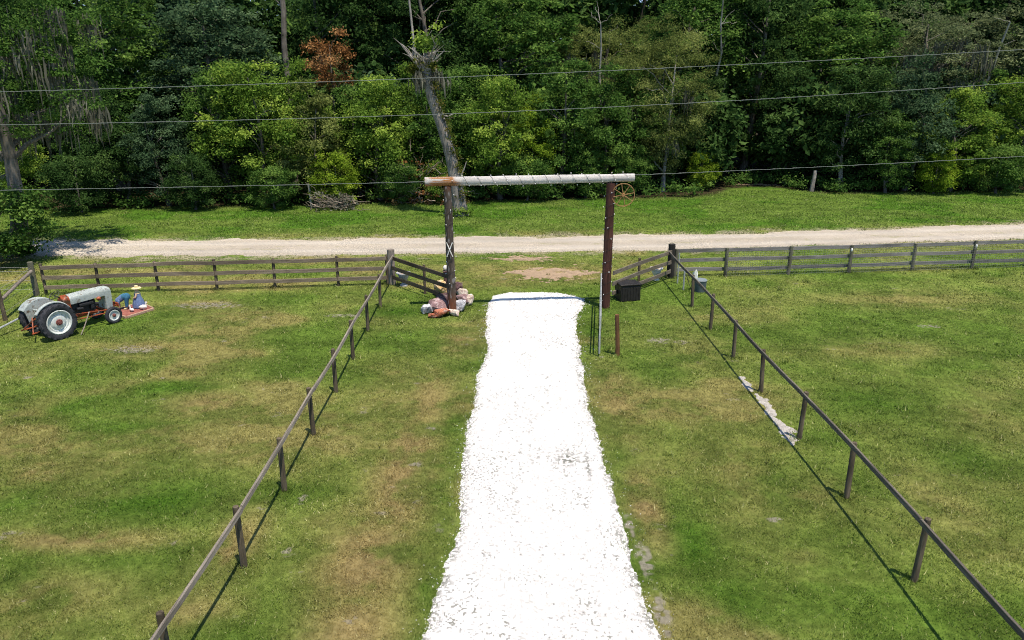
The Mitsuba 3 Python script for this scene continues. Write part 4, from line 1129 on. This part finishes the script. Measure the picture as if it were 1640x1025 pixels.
# ---------------------------------------------------------------- tractor, built along +x and then set on the lawn
tk = thing('tractor', 'old grey and red farm tractor parked on the lawn by the left fence', 'tractor')
TX = rotz(math.atan2(0.84, 0.54))
TX[:3, :3] *= 0.93
TX[:3, 3] = [-14.53, 22.90, 0]


def tp(holder, name, mesh, m, smooth=False):
    return part(holder, name, placed(mesh, TX), m, smooth)


def tyre(cx, cy, R, w, lugs, seed=0):
    h = w / 2
    prof = [(R * 0.66, -h * 0.62), (R * 0.72, -h * 0.85), (R * 0.84, -h), (R * 0.94, -h * 0.9), (R * 0.975, -h * 0.55), (R * 0.98, 0), (R * 0.975, h * 0.55), (R * 0.94, h * 0.9), (R * 0.84, h), (R * 0.72, h * 0.85), (R * 0.66, h * 0.62), (R * 0.66, -h * 0.62)]
    out = [lathe(prof, 48, 'y', (cx, cy, R))]
    for k in range(lugs):
        for s in (-1, 1):
            a0 = (k + (0.5 if s > 0 else 0)) * 2 * np.pi / lugs
            a1 = a0 + 1.3 * 2 * np.pi / lugs
            q = []
            for a, yy in ((a0, 0.02 * s), (a1, s * h * 0.98)):
                for da in (-0.05, 0.05):
                    for rr in (R * (0.93 if yy == 0.02 * s else 0.80), R * (1.015 if yy == 0.02 * s else 0.985)):
                        q.append((cx + rr * math.cos(a + da), cy + yy, R + rr * math.sin(a + da)))
            out.append(hull(q))
    return mesh_of(out)


def rib_tyre(cx, cy, R, w):
    h = w / 2
    prof = [(R * 0.62, -h * 0.6), (R * 0.72, -h * 0.92), (R * 0.86, -h), (R * 0.95, -h * 0.8), (R * 0.99, -h * 0.5), (R * 0.96, -h * 0.4), (R * 0.96, -h * 0.2), (R, -h * 0.12), (R, h * 0.12), (R * 0.96, h * 0.2), (R * 0.96, h * 0.4), (R * 0.99, h * 0.5), (R * 0.95, h * 0.8), (R * 0.86, h), (R * 0.72, h * 0.92), (R * 0.62, h * 0.6), (R * 0.62, -h * 0.6)]
    return lathe(prof, 40, 'y', (cx, cy, R))


for s in (-1, 1):
    wk = tk + '__' + 'rear_wheel' + ('' if s < 0 else '_001')
    R = 0.61
    cy = 0.60 * s
    tp(wk, 'tyre', tyre(0, cy, R, 0.30, 18), 'm_tyre', 35)
    o = s
    prof = [(0.40, -0.12), (0.42, -0.13), (0.425, 0.12), (0.40, 0.135), (0.375, 0.12), (0.365, 0.07), (0.33, 0.05)]
    tp(wk, 'rim', lathe(np.array(prof) * [1, o], 40, 'y', (0, cy, R)), 'm_rim_white', 40)
    tp(wk, 'disc', lathe(np.array([(0.365, 0.055), (0.32, 0.075), (0.27, 0.045), (0.22, 0.085), (0.14, 0.095), (0.0, 0.098)]) * [1, o], 36, 'y', (0, cy, R)), 'm_rim_white', 40)
    tp(wk, 'hub', lathe(np.array([(0.11, 0.098), (0.105, 0.125), (0.06, 0.13), (0.055, 0.165), (0.0, 0.17)]) * [1, o], 20, 'y', (0, cy, R)), 'm_hub_red', 40)
    for k in range(8):
        a = k * np.pi / 4
        c = np.array([0.085 * math.cos(a), cy + o * 0.13, R + 0.085 * math.sin(a)])
        tp(wk, 'nut', tube([c, c + [0, o * 0.02, 0]], 0.014, 6), 'm_hub_red')
    wk = tk + '__' + 'front_wheel' + ('' if s < 0 else '_001')
    R = 0.31
    cy = 0.56 * s
    tp(wk, 'tyre', rib_tyre(1.95, cy, R, 0.13), 'm_tyre', 35)
    tp(wk, 'rim', lathe(np.array([(0.19, -0.05), (0.20, -0.055), (0.20, 0.055), (0.18, 0.06), (0.165, 0.03), (0.12, 0.02), (0.0, 0.03)]) * [1, o], 30, 'y', (1.95, cy, R)), 'm_rim_white', 40)
    tp(wk, 'hub', lathe(np.array([(0.065, 0.03), (0.06, 0.06), (0.03, 0.07), (0.0, 0.085)]) * [1, o], 16, 'y', (1.95, cy, R)), 'm_hub_red', 40)
    # mudguard: a curved sheet over the tyre with its upright inner side
    th = np.radians(np.linspace(14, 148, 22))
    yi, yo = 0.35 * s, (0.72 if s > 0 else 0.48) * s
    Ro = 0.665
    top = []
    for t in th:
        c, z = Ro * math.cos(t), 0.61 + Ro * math.sin(t)
        top += [(c, yi, z), (c * 1.015, (yi + yo) / 2, z + 0.012), (c, yo, z - 0.01), (c * 0.985, yo, z - 0.03), (c * 0.97, (yi + yo) / 2, z - 0.02), (c * 0.97, yi, z - 0.03)]
    top = np.array(top)
    f = []
    for i in range(len(th) - 1):
        for j in range(6):
            k = (j + 1) % 6
            f += [[i * 6 + j, i * 6 + k, i * 6 + 6 + k], [i * 6 + j, i * 6 + 6 + k, i * 6 + 6 + j]]
    for j in range(1, 5):
        f += [[0, j, j + 1], [(len(th) - 1) * 6, (len(th) - 1) * 6 + j + 1, (len(th) - 1) * 6 + j]]
    side = [(Ro * 0.985 * math.cos(t), 0.61 + Ro * 0.985 * math.sin(t)) for t in th] + [(-0.45, 0.55), (-0.2, 0.78), (0.2, 0.78), (0.45, 0.55)]
    from shapely.geometry import Polygon
    pan = trimesh.creation.extrude_polygon(Polygon(side), 0.012, engine='earcut')
    pv = np.asarray(pan.vertices)
    pv = np.stack([pv[:, 0], yi - s * 0.008 + s * pv[:, 2] * -1, pv[:, 1]], -1)
    fk = tp(tk, 'mudguard', mesh_of([(top, np.array(f)), (pv, np.asarray(pan.faces))]), 'm_tractor_grey', 30)


def loft(sections):
    """Joins rings of equal length, each a list of (x, y, z), with both ends closed."""
    S = np.asarray(sections, float)
    n, m = S.shape[:2]
    f = []
    for i in range(n - 1):
        for j in range(m):
            k = (j + 1) % m
            f += [[i * m + j, i * m + k, i * m + m + k], [i * m + j, i * m + m + k, i * m + m + j]]
    for j in range(1, m - 1):
        f += [[0, j + 1, j], [(n - 1) * m, (n - 1) * m + j, (n - 1) * m + j + 1]]
    return S.reshape(-1, 3), np.array(f)


def arch(x, w, zb, zt, lean=0.0):
    """Outline of the bonnet at x: straight sides and a rounded top."""
    pts = [(x, -w, zb)]
    for a in np.linspace(180, 0, 11):
        pts.append((x + lean, w * math.cos(math.radians(a)) ** 1 if True else 0, zt - 0.16 + 0.16 * math.sin(math.radians(a)) ** 0.8))
    pts.append((x, w, zb))
    return pts


hood = tp(tk, 'bonnet', loft([arch(0.72, 0.22, 0.98, 1.27), arch(0.78, 0.235, 0.97, 1.29), arch(1.4, 0.25, 0.99, 1.31), arch(1.9, 0.245, 1.0, 1.30), arch(2.05, 0.24, 1.0, 1.28), arch(2.15, 0.22, 1.0, 1.24)]), 'm_tractor_grey', 35)
tp(tk, 'radiator_shell', loft([arch(1.93, 0.252, 0.50, 1.305), arch(2.11, 0.245, 0.50, 1.285), arch(2.19, 0.215, 0.51, 1.24), arch(2.21, 0.16, 0.53, 1.18)]), 'm_tractor_grey', 35)
for i in range(9):
    tp(tk, 'grille_bar', rbox(0.014, 0.014, 0.52, 0.004, (2.22, -0.12 + 0.03 * i, 0.86)), 'm_tractor_grey')
tp(tk, 'bumper', rbox(0.05, 0.62, 0.16, 0.015, (2.33, 0, 0.56)), 'm_tractor_red', 40)
tp(tk, 'bumper_bracket', mesh_of([rbox(0.2, 0.04, 0.06, 0.01, (2.24, s * 0.2, 0.54)) for s in (-1, 1)]), 'm_tractor_red', 40)
tp(tk, 'dash', loft([arch(0.50, 0.20, 0.80, 1.22), arch(0.60, 0.22, 0.80, 1.30), arch(0.715, 0.225, 0.80, 1.29)]), 'm_tractor_red', 35)
tp(tk, 'engine', mesh_of([rbox(0.85, 0.26, 0.42, 0.03, (1.2, 0, 0.76)), rbox(0.5, 0.12, 0.1, 0.02, (1.25, -0.19, 0.86)), lathe([(0, -0.1), (0.06, -0.1), (0.06, 0.1), (0, 0.1)], 12, 'x', (1.0, -0.2, 0.74)), rbox(0.12, 0.1, 0.16, 0.02, (1.45, -0.19, 0.72))]), 'm_engine', 40)
tp(tk, 'sump', rbox(0.95, 0.24, 0.16, 0.04, (1.2, 0, 0.48)), 'm_tractor_red', 40)
tp(tk, 'gearbox', mesh_of([rbox(0.75, 0.34, 0.44, 0.06, (0.42, 0, 0.62)), rbox(0.5, 0.44, 0.42, 0.08, (-0.02, 0, 0.62))]), 'm_tractor_red', 40)
tp(tk, 'rear_axle', mesh_of([tube([(0, -0.56, 0.61), (0, -0.3, 0.61), (0, 0.3, 0.61), (0, 0.56, 0.61)], [0.08, 0.13, 0.13, 0.08], 14)]), 'm_tractor_red', 40)
tp(tk, 'front_axle', mesh_of([bar((1.95, -0.46, 0.42), (1.95, 0.46, 0.42), 0.08, 0.10), tube([(1.95, -0.46, 0.46), (1.95, -0.53, 0.31)], 0.035, 8), tube([(1.95, 0.46, 0.46), (1.95, 0.53, 0.31)], 0.035, 8)]), 'm_tractor_red', 40)
for s in (-1, 1):
    tp(tk, 'radius_rod', tube([(0.62, s * 0.24, 0.42), (1.2, s * 0.38, 0.42), (1.90, s * 0.44, 0.42)], 0.024, 8), 'm_tractor_red', 40)
    tp(tk, 'steering_rod', tube([(0.66, s * 0.25, 0.62), (1.90, s * 0.46, 0.52)], 0.016, 8), 'm_tractor_red', 40)
    tp(tk, 'footboard', rbox(0.40, 0.2, 0.025, 0.008, (0.52, s * 0.36, 0.43)), 'm_tractor_red', 40)
    tp(tk, 'headlamp', lathe([(0, -0.07), (0.05, -0.05), (0.075, 0.02), (0.07, 0.05), (0, 0.055)], 18, 'x', (1.62, s * 0.36, 0.98)), 'm_tractor_red', 40)
    tp(tk, 'lift_arm', tube([(-0.1, s * 0.2, 0.42), (-0.5, s * 0.34, 0.34), (-0.75, s * 0.36, 0.34)], 0.028, 8), 'm_tractor_red', 40)
tp(tk, 'drawbar', mesh_of([tube([(-0.72, -0.36, 0.33), (-0.45, 0.1, 0.75)], 0.02, 6), tube([(-0.72, 0.36, 0.33), (-0.45, -0.1, 0.75)], 0.02, 6)]), 'm_tractor_red', 40)
tp(tk, 'steering_column', tube([(0.62, 0, 1.15), (0.34, 0, 1.36)], 0.022, 8), 'm_engine', 40)
sw = lathe([(0.195, -0.012), (0.21, 0.0), (0.195, 0.012), (0.182, 0.0), (0.195, -0.012)], 32)
tilt = np.eye(4)
a = math.radians(-38)
tilt[:3, :3] = [[math.cos(a), 0, math.sin(a)], [0, 1, 0], [-math.sin(a), 0, math.cos(a)]]
tilt[:3, 3] = [0.34, 0, 1.37]
sw = mesh_of([placed(sw, tilt)] + [placed(tube([(0, 0, -0.01), (0.19 * math.cos(q), 0.19 * math.sin(q), 0)], 0.01, 5), tilt) for q in (0, 2.09, 4.19)])
tp(tk, 'steering_wheel', sw, 'm_engine', 40)
th = np.linspace(0, 2 * np.pi, 25)[:-1]
seat_top = [(-0.18 + 0.20 * math.cos(t) * (1.0 if math.cos(t) > 0 else 1.1), 0.23 * math.sin(t), 0.93 + 0.10 * max(0, -math.cos(t)) + 0.03 * abs(math.sin(t))) for t in th]
seat_low = [(-0.17 + 0.12 * math.cos(t), 0.14 * math.sin(t), 0.875) for t in th]
v = np.array(seat_top + seat_low + [(-0.17, 0, 0.87)])
f = []
for j in range(24):
    k = (j + 1) % 24
    f += [[j, k, 24 + k], [j, 24 + k, 24 + j], [24 + j, 24 + k, 48]]
tp(tk, 'seat', (v, np.array(f)), 'm_tractor_grey', True)
tp(tk, 'seat_spring', tube([(-0.16, 0, 0.87), (-0.32, 0, 0.80), (-0.1, 0, 0.74)], 0.025, 6), 'm_tractor_red', 40)
tp(tk, 'exhaust', tube([(0.95, 0.22, 0.5), (0.5, 0.3, 0.36), (-0.2, 0.3, 0.36)], 0.03, 8), 'm_engine', 40)
single('prop_pole', placed(tube([(1.22, -0.36, 0.60), (0.85, -0.66, 0.28), (0.55, -0.86, 0.03)], 0.018, 7), TX), 'm_corner', 'thin pale pole leaning on the side of the tractor', 'pole', smooth=40)

# ---------------------------------------------------------------- garden figures on a low platform in front of the tractor
pk = thing('platform', 'low reddish board with a pale rim on the grass ahead of the tractor', 'platform')
PA, PB, PC, PD = map(np.array, ((-12.95, 24.62), (-12.45, 25.62), (-13.25, 26.35), (-13.85, 25.25)))
ctr = (PA + PB + PC + PD) / 4
top = [tuple(ctr + (p - ctr) * 0.94) for p in (PA, PB, PC, PD)]
e = trimesh.creation.extrude_polygon(Polygon(top), 0.06, engine='earcut')
part(pk, 'board', e, 'm_platform')
for a, b in ((PA, PB), (PB, PC), (PC, PD), (PD, PA)):
    t = (b - a) / np.linalg.norm(b - a) * 0.03
    part(pk, 'rim', bar((*(a + t), 0.045), (*(b - t), 0.045), 0.055, 0.085), 'm_platform_edge')


def at_local(base, ang, mesh):
    X = rotz(ang)
    X[:3, 3] = [base[0], base[1], 0.06]
    return placed(mesh, X)


# bending figure: facing +x of its own frame, hips highest
ga = thing('garden_figure', 'small garden figure in teal trousers bent double on the platform', 'garden figure')
b1, a1 = (-13.38, 25.55), math.radians(200)
legs = [(((-0.02, s * 0.065, 0.05), 0.034), ((-0.04, s * 0.07, 0.24), 0.045)) for s in (-1, 1)] + [(((-0.04, s * 0.07, 0.24), 0.045), ((-0.06, s * 0.065, 0.43), 0.068)) for s in (-1, 1)]
part(ga, 'body', at_local(b1, a1, body(legs + [(((-0.06, 0, 0.45), 0.11), ((0.10, 0, 0.43), 0.095)), (((0.10, 0, 0.43), 0.095), ((0.22, 0, 0.34), 0.085)), (((0.22, 0, 0.34), 0.04), ((0.29, 0, 0.26), 0.035)), (((0.29, 0, 0.25), 0.06), ((0.32, 0, 0.21), 0.055))]
     + [(((0.19, s * 0.09, 0.35), 0.034), ((0.22, s * 0.11, 0.22), 0.028)) for s in (-1, 1)] + [(((0.22, s * 0.11, 0.22), 0.028), ((0.20, s * 0.09, 0.10), 0.022)) for s in (-1, 1)], 0.025)), 'm_skin', True)
part(ga, 'trousers', at_local(b1, a1, body([(((-0.03, s * 0.067, 0.12), 0.05), ((-0.04, s * 0.07, 0.26), 0.058)) for s in (-1, 1)] + [(((-0.04, s * 0.07, 0.26), 0.058), ((-0.06, s * 0.065, 0.44), 0.085)) for s in (-1, 1)] + [(((-0.06, 0, 0.46), 0.13), ((0.04, 0, 0.455), 0.118))], 0.025)), 'm_denim', True)
part(ga, 'shirt', at_local(b1, a1, body([(((0.06, 0, 0.45), 0.112), ((0.22, 0, 0.345), 0.098))] + [(((0.19, s * 0.09, 0.35), 0.045), ((0.21, s * 0.11, 0.26), 0.038)) for s in (-1, 1)], 0.025)), 'm_dress', True)
part(ga, 'shoes', at_local(b1, a1, mesh_of([ball((0.02, s * 0.065, 0.028), 0.05, 2, (1.3, 0.7, 0.55)) for s in (-1, 1)])), 'm_straw', True)
part(ga, 'hat', at_local(b1, a1, lathe([(0, 0.0), (0.06, -0.01), (0.065, -0.07), (0.13, -0.09), (0.13, -0.098), (0, -0.085)], 20, 'z', (0.33, 0, 0.30))), 'm_straw', 40)

gb = thing('garden_figure', 'small garden figure in a wide blue dress and straw hat on the platform', 'garden figure')
b2, a2 = (-13.02, 25.75), math.radians(190)
part(gb, 'body', at_local(b2, a2, body([(((0, s * 0.06, 0.03), 0.03), ((0, s * 0.06, 0.3), 0.045)) for s in (-1, 1)] + [(((0, 0, 0.32), 0.10), ((0.0, 0, 0.52), 0.09)), (((0, 0, 0.52), 0.06), ((0, 0, 0.6), 0.04)), (((0.0, 0, 0.66), 0.068), ((0.008, 0, 0.70), 0.066)), (((0.06, 0, 0.665), 0.014), ((0.07, 0, 0.66), 0.012))]
     + [(((0, s * 0.10, 0.53), 0.035), ((0.03, s * 0.15, 0.42), 0.028)) for s in (-1, 1)] + [(((0.03, s * 0.15, 0.42), 0.028), ((0.12, s * 0.11, 0.38), 0.022)) for s in (-1, 1)], 0.025)), 'm_skin', True)
folds = []
for z, r in ((0.03, 0.205), (0.12, 0.20), (0.24, 0.175), (0.36, 0.135), (0.42, 0.11), (0.52, 0.108), (0.56, 0.07)):
    folds.append([(r * (1 + 0.07 * (0.5 - z) * 2 * math.sin(9 * t)) * math.cos(t), r * (1 + 0.07 * (0.5 - z) * 2 * math.sin(9 * t)) * math.sin(t), z) for t in np.linspace(0, 2 * np.pi, 49)[:-1]])
part(gb, 'dress', at_local(b2, a2, loft(folds)), 'm_dress', 50)
part(gb, 'scarf', at_local(b2, a2, lathe([(0.05, 0.62), (0.085, 0.58), (0.12, 0.53), (0.09, 0.55), (0.05, 0.60)], 20)), 'm_straw', 40)
part(gb, 'hat', at_local(b2, a2, lathe([(0, 0.82), (0.055, 0.815), (0.075, 0.75), (0.16, 0.725), (0.165, 0.715), (0.07, 0.73), (0, 0.735)], 24)), 'm_straw', 40)

for i, (gx, gy, ga_, lab) in enumerate(((-12.75, 25.5, 0.3, 'white goose ornament on the platform beside the blue dress'), (-13.05, 25.25, 2.6, 'white goose ornament crouching near the middle of the platform'))):
    k = thing('goose_ornament', lab, 'ornament')
    sc = 1.0 if i == 0 else 0.75
    B = body([(((-0.12 * sc, 0, 0.10 * sc), 0.03 * sc), ((-0.03 * sc, 0, 0.10 * sc), 0.075 * sc)), (((-0.03 * sc, 0, 0.10 * sc), 0.075 * sc), ((0.06 * sc, 0, 0.10 * sc), 0.06 * sc)), (((0.07 * sc, 0, 0.12 * sc), 0.035 * sc), ((0.10 * sc, 0, 0.24 * sc), 0.022 * sc)), (((0.10 * sc, 0, 0.25 * sc), 0.03 * sc), ((0.125 * sc, 0, 0.25 * sc), 0.024 * sc)), (((0, 0, 0.06 * sc), 0.04 * sc), ((0, 0, 0.01), 0.02 * sc))], 0.02, 4)
    part(k, 'body', at_local((gx, gy), ga_, B), 'm_feather', True)
    part(k, 'beak', at_local((gx, gy), ga_, tube([(0.145 * sc, 0, 0.248 * sc), (0.19 * sc, 0, 0.24 * sc)], [0.014 * sc, 0.005], 6)), 'm_beak')

# ---------------------------------------------------------------- groups of alike things
GROUPS = {'power_line': 'overhead wires strung along the road', 'rock': 'rocks heaped at the foot of the left gate pole', 'young_tree': 'young trees along the edge of the wood', 'broadleaf_shrub': 'shrubs along the edge of the wood',
          'tall_tree': 'tall trees behind the young ones', 'oak_tree': 'oaks hung with moss', 'bare_trunk': 'bare dead trunks in the wood', 'stump_post': 'short dead stems at the edge of the wood', 'brush_pile': 'heaps of dead brush',
          'rail_fence': 'single rail fences beside the drive', 'board_fence': 'three board fences along the road', 'wing_fence': 'short fences beside the gateway', 'planter_urn': 'urn planters beside the corner posts',
          'pipe_post': 'thin pipes by the black corner post', 'garden_figure': 'garden figures on the low platform', 'goose_ornament': 'goose ornaments on the low platform'}
for key, d in labels.items():
    base = key[:-4] if key[-4:-3] == '_' and key[-3:].isdigit() else key
    if base in GROUPS:
        d['group'] = GROUPS[base]
